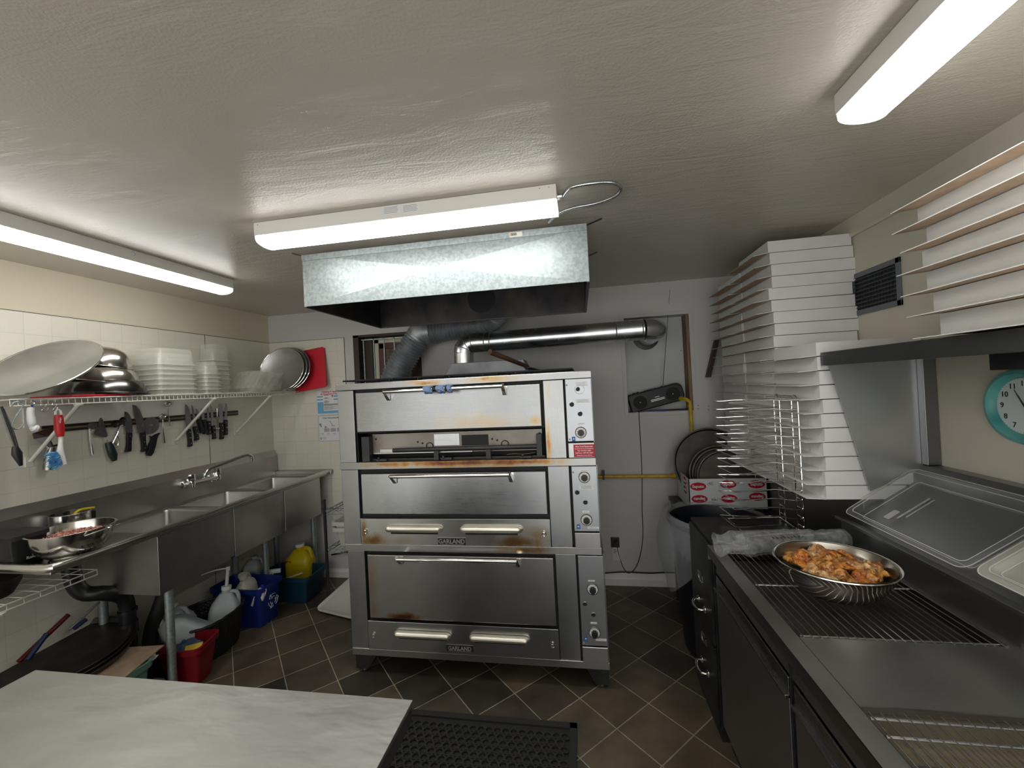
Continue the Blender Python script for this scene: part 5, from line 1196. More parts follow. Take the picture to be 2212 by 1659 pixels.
MB().tube([(.650, gy, .848), (.675, gy, .848)], .020, 14).tube([(.807, gy, 1.38), (.806, gy, 1.36)], .019, 14).tube([(.760, gy+.05, 1.426), (.752, gy+.07, 1.426)], .019, 14).each('coupling', 'gas', gp, smooth=True)
v = at(1303, 1022, 'y', gy); MB().box(v.x-.012, v.x+.010, gy-.03, gy-.014, .865, .905).box(v.x-.006, v.x+.006, gy-.022, gy+.02, .83, .87).build('valve_handle', 'black', gp, bevel=.002)
tag(MB().tube(smooth_path([(.075, YB-.025, .095), (.25, YB-.018, .108), (.45, YB-.018, .104), (.60, YB-.018, .112), (1.0, YB-.018, .108)], 5), .0045, 6).build('black_cable', 'black', smooth=True), 'black cable lying along the baseboard right of the oven', 'cable')
tag(MB().tube(smooth_path([(-2.2, YB-.02, .20), (-1.95, YB-.02, .235), (-1.7, YB-.02, .20), (-1.4, YB-.02, .19)], 5), .007, 6).build('black_cable', 'black', smooth=True), 'black cable along the wall behind the wire rack', 'cable')

# dark stand, printed carton and round pans behind the bin
sd = thing('stool', 'black stand carrying the printed carton behind the bin', 'stand', (.88, 2.98, 0))
MB().box(.60, 1.10, 2.80, 3.14, .70, .725).build('seat', 'black_metal', sd)
for x in (.615, 1.06):
    for y in (2.815, 3.10): MB().box(x, x+.025, y, y+.025, 0, .70).build('leg', 'black_metal', sd)
CX0, CX1, CY0, CY1, CZ0, CZ1 = .665, 1.135, 2.80, 3.12, .726, .925
cx = thing('cardboard_carton', 'white open carton printed with red ovals holding round pans', 'carton', (.9, 2.96, CZ0))
dx = -.02
b = MB()
b.box(CX0, CX1, CY0, CY0+.005, CZ0, CZ1).box(CX0, CX0+.005, CY0, CY1, CZ0, CZ1).box(CX1-.005, CX1, CY0, CY1, CZ0, CZ1).box(CX0, CX1, CY1-.005, CY1, CZ0, CZ1).box(CX0, CX1, CY0, CY1, CZ0, CZ0+.005)
b.build('carton_wall', mat('printed carton white', (.62, .64, .66), .6), cx)
MB().box(CX0+.001, CX1-.001, CY0+.001, CY0+.004, CZ1, CZ1+.0015).box(CX0+.001, CX0+.004, CY0+.001, CY1, CZ1, CZ1+.0015).build('cut_edge', 'kraft', cx)
M['brand_red'] = mat('printed red', (.42, .008, .03), .5)
def oval(x, z, up, face='f', y=None):
    g = MB()
    if face == 'f': g.lathe([(0, -.0006), (1, -.0006), (1, 0)], (x, CY0, z), 36, 'y', .049, .026)
    else: g.lathe([(0, -.0006), (1, -.0006), (1, 0)], (CX0, y, z), 36, 'x', .042, .026)
    g.T = None
    o = g.build('red_oval', 'brand_red', cx)
    if face == 'f': text('lettering', 'Saputo', .026, (x, CY0-.0009, z), (up, 0, 0), (0, 0, up), 'paper', o, bold=.0006)
    else: text('lettering', 'Saputo', .024, (CX0-.0009, y, z), (0, -up, 0), (0, 0, up), 'paper', o, bold=.0006)
for px, py, u in ((1508, 1051, 1), (1511, 1078, -1), (1573, 1046, 1), (1575, 1077, -1), (1634, 1046, 1), (1636, 1073, -1)):
    q = at(px, py, 'y', CY0); oval(min(q.x, CX1-.051), min(q.z, CZ1-.027), u)
for y, z, u in ((2.90, .893, 1), (2.90, .832, -1)): oval(0, z, u, 's', y)
b = MB()
for x in (.787, .807): b.tube([(x+.007*math.cos(a), CY0-.0005, .890+.007*math.sin(a)) for a in [2*PI*i/12 for i in range(12)]], .0008, 4, closed=True)
b.tube([(.787, CY0-.0005, .890), (.793, CY0-.0005, .902), (.804, CY0-.0005, .902), (.807, CY0-.0005, .890), (.797, CY0-.0005, .888), (.793, CY0-.0005, .902)], .0008, 4).tube([(.803, CY0-.0005, .905), (.818, CY0-.0005, .906)], .0008, 4)
b.build('bicycle_drawing', 'ink', cx)
text('lettering', '1954', .020, (at(1544, 1079, 'y', CY0).x, CY0-.0006, at(1544, 1079, 'y', CY0).z), (-1, 0, 0), (0, 0, -1), 'ink', cx)
text('lettering', '1954', .014, (CX0-.0006, 2.835, .890), (0, -1, 0), (0, 0, 1), 'grey_ink', cx)
b = MB()
for i in range(6): b.box(.845, .845+.05+.015*(i % 3), CY0-.0006, CY0, .866+.003*i, .8672+.003*i)
b.each('print', 'grey_ink', cx)
for i, (px, py, r, y, lb, m_) in enumerate(((1520, 1022, .243, 3.02, 'large black perforated round pan standing in the carton', 'pan_dark'),
        (1544, 1040, .186, 2.94, 'medium worn round pan standing in the carton, rearmost of three', 'pan_dark'), (1549, 1041, .180, 2.915, 'medium worn round pan standing in the carton, middle of three', 'pan_dark'),
        (1558, 1041, .174, 2.885, 'medium worn round pan standing in front in the carton', noisy('brown pan', (.05, .042, .034), (.075, .06, .048), .45, .4, 8)))):
    c = at(px, py, 'y', y)
    pizza_pan(lb, (c.x+(.05 if i == 0 else .03), y, CZ0+.012+r if i == 0 else CZ0+.012+r+.0), (-.08, -.985, .15), r, m_, .012, 'round pans in the printed carton', mr='pan_rim')
tag(MB().hexa([(1.0, 3.20, 1.857), (1.03, 3.20, 1.857), (1.03, 3.24, 1.857), (1.0, 3.24, 1.857)], [(.925, 3.20, 1.578), (.955, 3.20, 1.578), (.955, 3.24, 1.578), (.925, 3.24, 1.578)]).build('wooden_batten', 'brown', bevel=.002), 'brown batten leaning on the back wall behind the box stacks', 'batten')

# ---------------------------------------------------------------- rubbish bin with bag
bc_ = Vector((.735, 2.525, 0)); rz = .765
bn = thing('rubbish_bin', 'black round rubbish bin lined with a clear bag by the back wall', 'bin', tuple(bc_))
MB().lathe([(0, .004), (.19, .004), (.20, .02), (.245, rz-.03), (.262, rz-.028), (.265, rz), (.248, rz), (.236, rz-.05), (.19, .03), (0, .03)], bc_, 48).build('shell', mat('bin black', (.010, .012, .018), .4), bn, smooth=50)
def bag(u, v):
    a = 2*PI*u; n = noise.noise(Vector((math.cos(a)*3, math.sin(a)*3, v*2)))*.5+noise.noise(Vector((math.cos(a)*9, math.sin(a)*9, v*3)))*.25
    left = max(0, math.cos(a-PI*1.0))**2
    if v < .35: t = v/.35; r = .225+.033*t; z = rz-.30+.30*t+.010
    elif v < .5: t = (v-.35)/.15; r = .258+.016*t; z = rz+.012+.004*math.sin(t*PI)
    else: t = (v-.5)/.5; r = .278+.020*math.sin(t*PI)+.03*left*math.sin(min(1, t*1.3)*PI); z = rz+.008-t*(.13+.30*left)
    r += abs(n)*.018 if v >= .5 else n*.010 if v > .35 else -abs(n)*.014
    return (bc_.x+r*math.cos(a), bc_.y+r*math.sin(a), z+n*.012+.02*left*(v > .3)*(v < .7))
MB().grid(bag, 120, 40).build('bin_bag', 'bag', bn, smooth=True)

# ---------------------------------------------------------------- filing cabinet
FX, FY0, FY1, FZ = .520, 1.890, 2.235, .862
fc = thing('filing_cabinet', 'black metal filing cabinet with chrome pulls between fridge and bin', 'cabinet', (.75, 2.06, 0))
MB().box(FX+.012, .975, FY0, FY1, .0, FZ).build('body', 'black_metal', fc, bevel=.002)
for z0, z1, zc_ in ((.405, .845, .505), (.05, .395, .21)):
    d = MB().box(FX, FX+.012, FY0+.012, FY1-.012, z0, z1).build('drawer', 'black_metal', fc, bevel=.002)
    h = MB()
    h.tube(smooth_path([(FX, FY0+.12, zc_), (FX-.024, FY0+.124, zc_-.002), (FX-.034, FY0+.15, zc_-.006), (FX-.034, FY0+.19, zc_-.006), (FX-.024, FY0+.216, zc_-.002), (FX, FY0+.22, zc_)], 4), .006, 8)
    for y in (FY0+.12, FY0+.22): h.lathe([(.016, 0), (.012, -.006), (0, -.010)], (FX, y, zc_), 10, 'x')
    h.build('pull_handle', 'chrome', d, smooth=50)
    y0, y1, za, zb = FY0+.13, FY0+.20, zc_+.115, zc_+.155
    MB().box(FX-.003, FX, y0, y0+.004, za, zb).box(FX-.003, FX, y1-.004, y1, za, zb).box(FX-.003, FX, y0, y1, za, za+.004).box(FX-.003, FX, y0, y1, zb-.004, zb).build('label_holder', 'chrome', d)

# ---------------------------------------------------------------- preparation fridge
PX0, PX1, PY0, PY1, PZ = .505, 1.385, -.15, 1.865, .862
M['prep'] = steel('prep top steel', (.50, .49, .475), .38, .08, .05, 'y', 4, .75)
M['prep_v'] = steel('prep riser steel', (.36, .36, .355), .38, .06, .04, 'y', 3, .8)
pf = thing('prep_fridge', 'long stainless pizza preparation fridge along the right wall', 'fridge', (.95, .85, 0))
b = MB()
b.box(PX0, .555, PY0, PY1, PZ-.004, PZ).box(1.040, 1.052, PY0, PY1, PZ-.004, PZ).box(.555, 1.040, .985, 1.225, PZ-.004, PZ).box(.555, 1.040, 1.82, PY1, PZ-.004, PZ).box(.555, 1.04, PY0, .30, PZ-.004, PZ)
b.build('worktop', 'prep', pf)
MB().box(PX0, PX0+.004, PY0, PY1, PZ-.042, PZ-.001).box(PX0, 1.05, PY1-.004, PY1, PZ-.06, PZ-.001).build('edge_lip', steel('lip steel', (.34, .335, .325), .3, grain='y'), pf, bevel=.001)
MB().box(.56, PX1, PY0, PY1-.004, .10, .80).build('body', 'black_metal', pf)
MB().box(.56, PX1, PY0, PY1-.004, .0, .10).build('plinth', 'black_matte', pf)
for (ya, yb_) in ((1.24, 1.85), (.60, 1.21), (-.05, .57)):
    d = MB().box(.528, .56, ya, yb_, .105, .682).build('door', 'prep_v', pf, bevel=.002)
    MB().box(.518, .530, ya, yb_, .680, .690).box(.528, .533, ya, yb_, .688, .74).build('grip_lip', steel('grip steel', (.34, .335, .33), .28, grain='y'), d, bevel=.0015)
    MB().box(.53, .56, ya-.012, ya-.004, .10, .80).build('door_seal', 'seal', d)
MB().box(.535, .56, PY0, PY1-.004, .745, .80).build('fascia', 'prep_v', pf)
MB().box(.5542, .5556, PY0, PY1, PZ-.001, PZ+.0003).build('seam', 'seal', pf)
MB().box(.556, 1.040, .981, .986, PZ-.012, PZ+.0006).build('well_lip', 'steel', pf)
# wells below the grids
wl1 = MB().box(.555, 1.040, 1.225, 1.82, PZ-.050, PZ-.048).box(.555, .557, 1.225, 1.82, PZ-.05, PZ-.004).box(1.038, 1.04, 1.225, 1.82, PZ-.05, PZ-.004).box(.555, 1.04, 1.225, 1.227, PZ-.05, PZ-.004).build('well', noisy('dark greasy tray', (.045, .03, .026), (.075, .06, .052), .4, .3, 6), pf)
MB().box(.555, 1.040, .30, .985, PZ-.060, PZ-.058).box(.555, 1.04, .983, .985, PZ-.06, PZ-.004).build('well', noisy('beige tray', (.20, .17, .12), (.27, .235, .17), .4, .4, 4), pf)
MB().box(.56, 1.040, .78, .90, PZ-.0575, PZ-.045).build('well_bar', 'prep_v', pf)
def grate(label, x0, x1, y0, y1, n, bars, z, grp='wire grids on the prep fridge'):
    g = MB()
    for k in range(n): x = x0+(x1-x0)*k/(n-1); g.tube([(x, y0, z), (x, y1, z)], .0016, 6)
    for y in bars: g.tube([(x0-.004, y, z-.005), (x1+.004, y, z-.005)], .0032, 8)
    g.tube([(x1+.004, y0, z), (x1+.004, y1, z)], .003, 8)
    return tag(g.build('wire_grid', 'steel', smooth=True), label, 'grid', grp)
grate('wire grid under the steel bowl of chicken wings', .566, 1.030, 1.222, 1.80, 22, (1.236, 1.525, 1.79), PZ+.001)
grate('wire grid in the nearest well of the prep fridge', .566, 1.030, .31, .972, 22, (.960, .915, .62, .35), PZ-.002)
# riser, sloping lid bed, back rail
MB().prism([(1.052, PY0, PZ-.06), (1.052, PY0, .958), (1.030, PY0, .962), (1.030, PY0, .975), (1.052, PY0, .975), (1.085, PY0, .957), (1.318, PY0, 1.113), (1.318, PY0, 1.165), (1.345, PY0, 1.188), (PX1, PY0, 1.190), (PX1, PY0, PZ-.06)], (0, PY1-PY0+.05, 0)).build('riser', 'prep_v', pf, bevel=.002)
# overshelf with side panel
os_ = thing('overshelf', 'dark stainless overshelf with slanted side panel above the prep fridge', 'shelf', (1.2, .9, 1.65))
sy1 = 1.885
M['shelf_st'] = steel('overshelf steel', (.26, .265, .275), .34, .06, .03, 'y', 3, .8)
MB().box(1.004, 1.386, -.1, 1.893, 1.628, 1.658).box(1.000, 1.004, -.1, 1.898, 1.604, 1.66).box(1.0, 1.386, 1.894, 1.898, 1.606, 1.66).build('shelf_top', 'shelf_st', os_, bevel=.0015)
MB().prism([(1.018, sy1, 1.628), (1.382, sy1, 1.628), (1.382, sy1, 1.185), (1.300, sy1, 1.155), (1.150, sy1, 1.082)], (0, .003, 0)).build('side_panel', steel('panel steel', (.60, .61, .615), .36, .05, .004, 'n', 2.5, .85), os_)
MB().box(1.338, 1.384, sy1-.030, sy1, 1.19, 1.628).build('corner_post', 'shelf_st', os_, bevel=.002)
ub = at(2137, 800, 'x', 1.10); MB().box(1.10, 1.386, .30, ub.y, ub.z, 1.628).build('under_box', 'black_metal', os_, bevel=.002)
# clear lids on the sloping bed
def slope(x, y, h=0):
    """point on the lid bed at distance x up the slope"""
    a = math.atan2(.168, .25); return (1.052+x*math.cos(a)-h*math.sin(a), y, .990+x*math.sin(a)+h*math.cos(a))
def lid(label, y0, y1, d0, d1, deep, m, wedges=False):
    t = thing('clear_cover', label, 'lid', slope((d0+d1)/2, (y0+y1)/2, .01), 'clear lids on the prep fridge')
    a = math.atan2(.168, .25); dp = .012 if wedges else .032; T = Matrix.Translation(slope((d0+d1)/2, (y0+y1)/2, .006)) @ Matrix.Rotation(-a, 4, 'Y')
    w_, l_ = d1-d0, y1-y0
    b = MB(); b.T = T; b.rrect(0, 0, w_, l_, [(0, 0), (.004, .001), (.005, -.004), (.005, -.018), (.001, -.023), (-dp, -.030), (-dp-.002, -.036), (-dp-.002, -.07)], .03, 6, (False, True))
    b.build('sheet', m, t, smooth=50, thick=.0012)
    for g_, z_ in ((0, .004), (-.020, .0052), (-.033, -dp)):
        e = MB(); e.T = T; e.rrect(0, 0, w_, l_, [(z_, g_), (z_+.0016, g_+.0008), (z_+.0016, g_-.0016), (z_, g_-.0016)], .03, 6, (False, False)); e.build('raised_edge', clear('lid edge', (.75, .75, .73), .08, .75), t, smooth=50)
    if wedges:
        for s in (-1, 1):
            e = MB(); e.T = T; e.add([(s*.06-.03, .06, -.010), (s*.06+.03, .06, -.010), (s*.06, .13, -.010), (s*.06, .06, .012)], [(0, 1, 3), (1, 2, 3), (2, 0, 3)]); e.build('grip_wedge', clear('wedge', (.8, .8, .78), .1, .8), t)
    else:
        e = MB(); e.T = T; e.rrect(.0, l_/2-.15, w_*.42, .008, [(-.031, 0), (-.030, 0)], .003, 3); e.rrect(.01, l_/2-.17, w_*.36, .005, [(-.031, 0), (-.030, 0)], .002, 3); e.rrect(-.06, l_/2-.115, .05, .03, [(-.031, 0), (-.0305, 0)], .004, 3); e.each('moulded_rib', clear('rib', (.7, .7, .68), .1, .5), t)
    return t
lid('large clear rectangular lid propped on the sloping fridge top', 1.350, 1.885, .0, .315, .03, 'lid')
lid('frosted pan lid with two wedge grips at the right picture edge', .83, 1.335, .01, .30, .02, clear('frosted lid', (.62, .62, .54), .25, .45), True)
tag(MB().prism([slope(.03, .84, -.038), slope(.12, .84, -.038), slope(.12, 1.20, -.038), slope(.03, 1.20, -.038)], (0, 0, .0015)).build('grated_cheese', mat('orange cheese', (.35, .17, .04), .6)), 'orange food seen through the frosted pan lid', 'food', kind='stuff')

# ---------------------------------------------------------------- bowl of chicken wings
wb_ = Vector((.778, 1.468, PZ+.0035)); RZ = .108
bw = thing('steel_bowl', 'wide steel bowl of chicken wings on the wire grid', 'bowl', tuple(wb_))
MB().lathe([(0, .0), (.070, .0), (.098, .012), (.128, .040), (.148, .075), (.158, RZ-.002), (.166, RZ), (.167, RZ-.003), (.160, RZ-.006), (.149, .075)], wb_, 80).build('shell', steel('wing bowl steel', (.85, .83, .79), .10, .03, .004, 'n', 5), bw, smooth=60)
MB().lathe([(0, .003), (.068, .003), (.096, .015), (.126, .043), (.146, .078), (.156, RZ-.001)], wb_, 64).build('inside', steel('wing bowl inside', (.50, .46, .40), .22, .04, .01, 'n', 5), bw, smooth=60)
def wing_mat(name, c1, c2, c3):
    m = noisy(name, c1, c2, .30, 0, 45, .8, 110, .08, contrast=(.40, .58)); nt = m.node_tree; b = nt.nodes['Principled BSDF']; L = nt.links
    src = b.inputs['Base Color'].links[0].from_socket; tc = _n(nt, 'ShaderNodeTexCoord'); n = _n(nt, 'ShaderNodeTexNoise', Scale=70, Detail=4); L.new(tc.outputs['Object'], n.inputs['Vector'])
    r = _n(nt, 'ShaderNodeMapRange'); r.inputs['From Min'].default_value = .60; r.inputs['From Max'].default_value = .70; L.new(n.outputs['Fac'], r.inputs['Value'])
    mx = _n(nt, 'ShaderNodeMix', data_type='RGBA'); L.new(r.outputs[0], mx.inputs[0]); L.new(src, mx.inputs[6]); mx.inputs[7].default_value = (*c3, 1); L.new(mx.outputs[2], b.inputs['Base Color'])
    b.inputs['Coat Weight'].default_value = .35; b.inputs['Coat Roughness'].default_value = .2
    b.inputs['Subsurface Weight'].default_value = .08; b.inputs['Subsurface Radius'].default_value = (.008, .003, .001)
    return m
WM = [wing_mat('wing skin golden', (.24, .065, .012), (.70, .34, .07), (.06, .018, .008)), wing_mat('wing skin orange', (.30, .065, .006), (.64, .24, .03), (.07, .016, .006)), wing_mat('wing skin pale', (.34, .13, .04), (.76, .48, .20), (.10, .03, .012))]
def wing_mesh(kind, seed):
    rr = random.Random(seed); b = MB(); L_ = .086 if kind == 0 else .080
    def fn(u, v):
        a = 2*PI*u; t = v
        if kind == 0:   # drumette: thick meat at one end, knuckle at the other
            r = .0185*math.exp(-((t-.30)/.26)**2)+.0088+.0045*math.exp(-((t-.96)/.07)**2)
            e = 1.0
        else:           # flat: broad, even, slightly bent
            r = .0145*math.sin(PI*min(1, max(0, .08+t*.86)))**.45+.001; e = 1.35
        cap = math.sqrt(max(0, 1-(2*t-1)**10)); r *= cap
        n = noise.noise(Vector((math.cos(a)*1.5+seed*3.1, math.sin(a)*1.5, t*4.5)))*.40+noise.noise(Vector((math.cos(a)*4+seed, math.sin(a)*4, t*13)))*.22
        r *= 1+n
        return (L_*(t-.5), r*e*math.cos(a), r*(.86 if kind == 0 else .72)*math.sin(a)+.007*math.sin(PI*t)*(1 if kind else .3))
    b.grid(fn, 26, 26)
    me = bpy.data.meshes.new('wing'); me.from_pydata(b.v, [], b.f); me.update()
    for p in me.polygons: p.use_smooth = True
    return me
wms = [(k, wing_mesh(k, s)) for k, s in ((0, 1), (0, 2), (1, 3), (1, 4), (0, 5), (1, 6))]
for k, me in wms: me.materials.append(None)
rr = random.Random(11); spots = []
lay = [(.020, 4, .045), (.045, 7, .085), (.068, 11, .112)]
for z, n, R in lay:
    for i in range(n): spots.append((R*math.sqrt((i+.3)/n)*math.cos(i*2.4+z*90), R*math.sqrt((i+.3)/n)*math.sin(i*2.4+z*90), z))
top = []
for i in range(24):
    r_ = .118*math.sqrt((i+.4)/24); a = i*2.39996; top.append((r_*math.cos(a), r_*math.sin(a), .094-1.0*r_*r_+rr.uniform(-.003, .004)))
for i, (x, y, z) in enumerate(top):
    if z < .06: continue
    k, me = wms[(i*5+1) % 6]; o = bpy.data.objects.new('chicken_wing', me); C.objects.link(o)
    o.material_slots[0].link = 'OBJECT'; o.material_slots[0].material = WM[(0, 2, 1, 0, 2, 0, 1)[(i*3) % 7]]
    o.location = (wb_.x+x, wb_.y+y, wb_.z+z)
    rad = math.hypot(x, y); ang = rr.uniform(0, 2*PI) if rad < .08 else math.atan2(y, x)+PI/2+rr.uniform(-.5, .5)
    o.rotation_euler = (rr.uniform(-.6, .6), rr.uniform(-.35, .35), ang); s = rr.uniform(.92, 1.12); o.scale = (s, s, s)
    # where it lies, seen from the table side
    d8 = ('at the right', 'at the back right', 'at the back', 'at the back left', 'at the left', 'at the front left', 'at the front', 'at the front right')[int(round(math.atan2(y, x)/(PI/4))) % 8]
    ring = 'against the rim' if rad > .095 else 'midway to the rim' if rad > .055 else 'near the middle'
    lb = 'roasted %s %s of the bowl, %s, %s' % ('drumette' if k == 0 else 'flat wing', d8, ring, ('golden brown', 'deep orange', 'pale gold')[WM.index(o.material_slots[0].material)])
    tag(o, lb, 'chicken wing', 'chicken wings in the steel bowl')

# plastic-wrapped rolls behind the bowl
def roll(label, a, b_, r, seed, flare):
    a = Vector(a); b_ = Vector(b_); d = b_-a; L_ = d.length; d.normalize(); s = Vector((0, 0, 1)).cross(d).normalized(); u_ = d.cross(s)
    t = thing('wrapped_roll', label, 'roll', tuple((a+b_)/2), 'plastic-wrapped rolls on the prep fridge')
    def fn(u, v):
        an = 2*PI*u; n = noise.noise(Vector((math.cos(an)*2+seed, math.sin(an)*2, v*7)))*.6+abs(noise.noise(Vector((math.cos(an)*5+seed, math.sin(an)*5, v*20))))*.9-.2
        q = r*(1+.22*n)
        if v < flare: q *= .45+.9*abs(v/flare-.45)
        p = a+d*(L_*v)+s*(q*math.cos(an))+u_*(q*math.sin(an)*.9)
        return (p.x, p.y, max(p.z, PZ+.004))
    MB().grid(fn, 48, 90).build('wrapping', 'film', t, smooth=True)
    MB().tube([a+d*(L_*(flare+.04)), b_-d*.01], r*.80, 20).build('core', noisy('grey foil roll', (.10, .10, .11), (.42, .42, .42), .3, .7, 45), t, smooth=True)
    return t
roll('plastic-wrapped roll with twisted end behind the chicken wings', (.50, 1.70, PZ+.050), (1.01, 1.825, PZ+.050), .040, 3, .22)
r2 = roll('second plastic-wrapped roll behind the first, flared open end', (.515, 1.795, PZ+.053), (.90, 1.838, PZ+.053), .030, 8, .16)
b = MB()
for i in range(9): p = Vector((.70+.014*i, 1.728+.003*i, PZ+.0905)); b.box(p.x, p.x+.005, p.y-.03, p.y-.01-.006*(i % 3), p.z, p.z+.0006)
b.build('print', 'ink', r2)

# ---------------------------------------------------------------- tall wire pan stand on the cabinet
ps = thing('pan_stand', 'tall chrome wire pan stand of many tiers on the filing cabinet', 'stand', (.9, 2.08, FZ))
UX = .950; ZT = 1.475
for (ya, yb_) in ((1.995, 2.050), (2.165, 2.222)):
    arc = [(UX, (ya+yb_)/2-(yb_-ya)/2*math.cos(t), ZT-.02+.024*math.sin(t)) for t in [PI*i/8 for i in range(9)]]
    MB().tube([(UX, ya, FZ+.004)]+arc+[(UX, yb_, FZ+.004)], .0036, 8).build('upright', 'chrome', ps, smooth=True)
MB().tube([(UX, 2.02, ZT), (UX, 2.19, ZT)], .003, 8).tube([(UX, 1.995, FZ+.004), (UX, 2.222, FZ+.004)], .0036, 8).each('cross_bar', 'chrome', ps, smooth=True)
MB().tube([(UX, 1.995, FZ+.004), (UX-.25, 2.0, FZ+.004), (UX-.25, 2.2, FZ+.004), (UX, 2.222, FZ+.004)], .0036, 8).build('base_rail', 'chrome', ps, smooth=True)
for k in range(15):
    z = FZ+.030+k*.0405
    near = [(UX+.001, 2.050, z), (UX, 1.998, z), (.905, 2.000, z+.001), (.850, 2.012, z+.006), (.780, 2.010, z+.004), (.720, 1.998, z), (.668, 1.998, z)]
    far = [(.655, 2.175, z), (.700, 2.168, z), (.740, 2.145, z+.004), (.830, 2.140, z+.004), (.880, 2.165, z+.001), (UX, 2.168, z), (UX+.001, 2.222, z)]
    MB().tube(near+far, .0024, 6).build('tier', 'chrome', ps, smooth=True)

# ---------------------------------------------------------------- steel cabinet under the box stacks
sc2 = thing('low_cabinet', 'grey steel cabinet against the right wall under the stacked pizza boxes', 'cabinet', (1.2, 2.5, 0))
MB().box(1.145, 1.385, 1.925, 3.10, 0, 1.040).build('body', steel('grey cabinet', (.26, .26, .26), .42, .05, .03, 'z', 3, .85), sc2, bevel=.003)
text('lettering', 'TRUE', .030, (1.0590, 2.10, .93), (0, -1, 0), (0, 0, 1), 'grey_ink', sc2) if False else None

# ---------------------------------------------------------------- pizza boxes
BS, BH = .384, .0588
def box_mesh(h, flap, far_ext=.02):
    """folded white box with the lid flap sticking out level with its floor; local origin at the near left bottom corner"""
    t = MB(); t.box(0, BS, 0, BS, .001, h-.0012)
    g = MB(); w_ = flap
    g.prism([(0, .002, 0), (-w_, .030, -.004), (-w_, BS-.010+far_ext, -.004), (0, BS-.002, 0)], (0, 0, .0022))
    return t, g
def mk(b, name, mats):
    me = bpy.data.meshes.new(name); me.from_pydata(b.v, [], b.f); me.update()
    for q in mats: me.materials.append(M[q])
    return me
bm_, fm_ = box_mesh(BH, .062)
body_me = mk(bm_, 'box_body', ['card'])
flap_me = mk(fm_, 'box_flap', ['card', 'kraft'])
for p in flap_me.polygons:
    if abs(p.normal.z) > .9 and p.center.z < -.001: p.material_index = 1
def pizza_box(label, loc, group, rz=0, h=1.0):
    r = bpy.data.objects.new('pizza_box', body_me); C.objects.link(r); r.location = loc; r.rotation_euler = (0, 0, rz); r.scale = (1, 1, h)
    f = bpy.data.objects.new('lid_flap', flap_me); C.objects.link(f); f.parent = r
    return tag(r, label, 'pizza box', group)
ORD = ('bottom', 'second from bottom', 'third from bottom', 'fourth from bottom', 'fifth from bottom', 'sixth from bottom', 'seventh from bottom', 'eighth from bottom', 'ninth from bottom', 'tenth from bottom', 'eleventh from bottom')
rr = random.Random(21)
z0 = 1.0425
jit = [0, -.004, .004, -.006, .002, -.005, .001, -.009, -.006, -.010, -.012]
for i in range(11): pizza_box('white pizza box in the column nearest the overshelf panel, %s%s' % (ORD[i], ' (top)' if i == 10 else ''), (.999+jit[i]+rr.uniform(-.002, .002), 1.902+rr.uniform(-.003, .006), z0+i*(BH+.0016)), 'pizza boxes stacked on the grey cabinet', h=1.0)
n2 = 20; hh = .0612
UP = [0, .006, .004, .010, .002, .004, .008, .012, .012]
for i in range(n2):
    z = z0+i*hh
    up = i-11
    x = .999+rr.uniform(-.006, .004) if up < 0 else 1.003-(.012 if up in (0, 1, 2, 3) else 0)+{0: .004, 1: .012, 2: .008, 3: .004, 4: -.020, 5: .0, 6: .004, 7: -.004, 8: -.010}[up]
    where = ('middle column of the tall stack, %s' if 1 else '') % (ORD[i] if i < 10 else ('%s from top' % ('tenth ninth eighth seventh sixth fifth fourth third second'.split()[i-10]) if i < 19 else 'topmost'))
    pizza_box('white pizza box in the '+where, (min(x, 1.0029), 2.290+rr.uniform(-.003, .006), z), 'pizza boxes stacked on the grey cabinet', h=hh/BH*.985)
    if i < 19:
        where = 'column by the back wall, %s' % (ORD[i] if i < 10 else ('%s from top' % ('ninth eighth seventh sixth fifth fourth third second'.split()[i-10]) if i < 18 else 'topmost'))
        pizza_box('white pizza box in the '+where, (.999+rr.uniform(-.014, .003), 2.680+rr.uniform(-.003, .005), z), 'pizza boxes stacked on the grey cabinet', h=hh/BH*.985)
pizza_box('single white pizza box lying on the far end of the overshelf', (1.0015, 1.500, 1.6605), 'pizza boxes on the overshelf', h=.75) if False else None
tf = bpy.data.objects.new('lid_flap', flap_me)
sj = [.0, -.004, .004, -.008, .003, .008]
for i in range(6): pizza_box('white pizza box on the overshelf, %s' % ('bottom of the stack', 'second from bottom', 'third from bottom', 'third from top', 'second from top', 'topmost')[i], (.9965-.002*(i % 2), .930+(.0, .015, .036, .044, .028, .052)[i], 1.6645+i*.0628), 'pizza boxes on the overshelf', h=.0628/BH*.985)

C.objects.link(tf); top_ = [o for o in C.objects if o.get('label') == 'white pizza box on the overshelf, topmost'][0]; tf.parent = top_; tf.location = (0, 0, BH+.0005)
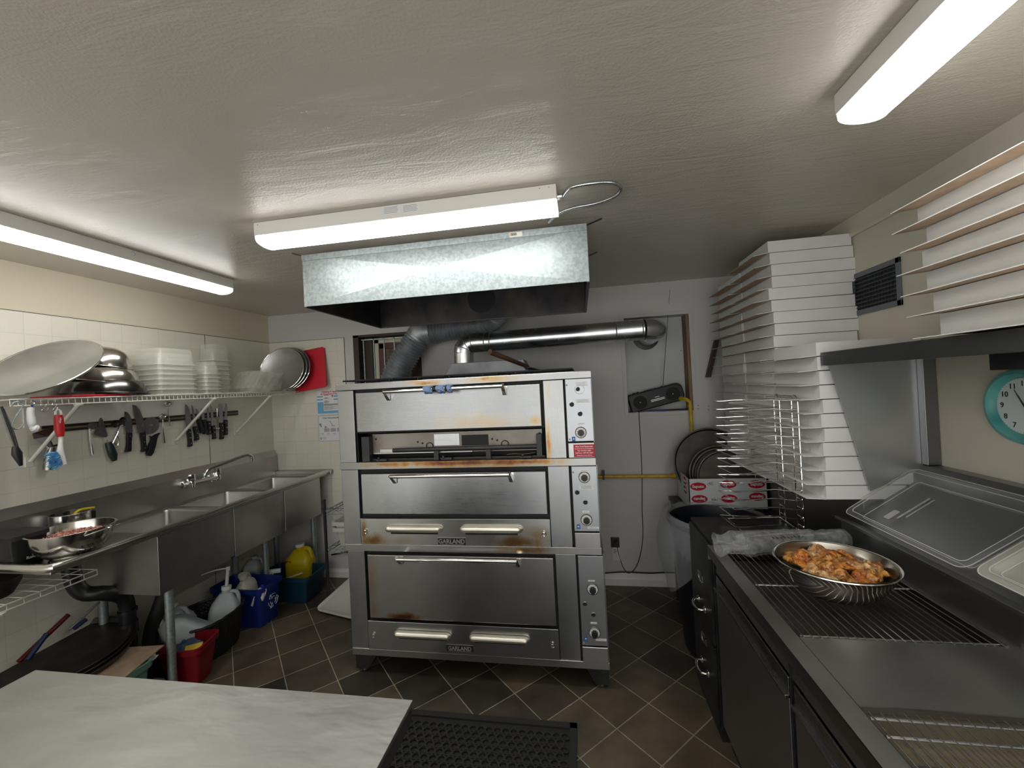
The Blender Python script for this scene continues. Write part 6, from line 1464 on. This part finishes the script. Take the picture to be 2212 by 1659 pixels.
# ---------------------------------------------------------------- right wall: vent grille and clock
vg = thing('vent_grille', 'dark grey metal air vent high on the right wall', 'vent', (XR, 2.16, 1.95))
vy0, vy1, vz0, vz1 = 2.003, 2.325, 1.850, 2.058
MB().box(XR-.008, XR, vy0, vy1, vz0, vz0+.024).box(XR-.008, XR, vy0, vy1, vz1-.024, vz1).box(XR-.008, XR, vy0, vy0+.024, vz0, vz1).box(XR-.008, XR, vy1-.024, vy1, vz0, vz1).build('frame', mat('vent grey', (.13, .15, .17), .45), vg, bevel=.0015)
MB().box(XR-.001, XR-.0002, vy0+.02, vy1-.02, vz0+.02, vz1-.02).build('dark_back', 'seal', vg)
b = MB()
for k in range(8): z = vz0+.034+k*.0195; b.hexa([(XR-.008, vy0+.024, z), (XR-.001, vy0+.024, z+.008), (XR-.001, vy1-.024, z+.008), (XR-.008, vy1-.024, z)], [(XR-.008, vy0+.024, z+.0025), (XR-.001, vy0+.024, z+.0105), (XR-.001, vy1-.024, z+.0105), (XR-.008, vy1-.024, z+.0025)])
b.each('louvre', mat('louvre grey', (.05, .06, .075), .45), vg)
b = MB()
for k in range(14): y = vy0+.034+k*.0195; b.box(XR-.003, XR-.001, y, y+.002, vz0+.024, vz1-.024)
b.build('inner_grid', 'black_metal', vg)
ck = at(2212, 876, 'x', XR-.01); cy, cz = ck.y, 1.440
cl = thing('wall_clock', 'round clock with a distressed teal rim on the right wall', 'clock', (XR, cy, cz))
MB().lathe([(0, -.006), (.092, -.006)], (XR, cy, cz), 48, 'x').build('face', mat('clock face', (.62, .68, .66), .5), cl)
MB().lathe([(.090, -.006), (.094, -.020), (.104, -.028), (.116, -.024), (.122, -.010), (.122, 0)], (XR, cy, cz), 56, 'x').build('rim', 'teal', cl, smooth=True)
for k in range(1, 13):
    a = PI/2-k*PI/6; r_ = .072; text('numeral', str(k), .024, (XR-.0064, cy-r_*math.cos(a), cz+r_*math.sin(a)), (0, -1, 0), (0, 0, 1), 'ink', cl, bold=.0003)
b = MB()
for k in range(60):
    a = k*PI/30; b.tube([(XR-.0064, cy-.086*math.cos(a), cz+.086*math.sin(a)), (XR-.0064, cy-.089*math.cos(a), cz+.089*math.sin(a))], .0004, 3)
b.build('minute_marks', 'ink', cl)
def hand(a, L_, w_): return MB().tube([(XR-.009, cy, cz), (XR-.009, cy-L_*math.cos(a), cz+L_*math.sin(a))], [w_, w_*.4], 5)
hand(PI/2+.50, .060, .0022).build('minute_hand', 'ink', cl); hand(-.4, .045, .003).build('hour_hand', 'ink', cl)

# lettering as real meshes
bpy.context.view_layer.update(); dg = bpy.context.evaluated_depsgraph_get()
for o in [x for x in C.objects if x.type == 'FONT']:
    me = bpy.data.meshes.new_from_object(o.evaluated_get(dg)); nm = o.name
    n = bpy.data.objects.new('tmp', me); C.objects.link(n); n.parent = o.parent; n.matrix_local = o.matrix_local.copy()
    for k in o.keys(): n[k] = o[k]
    bpy.data.objects.remove(o); n.name = nm
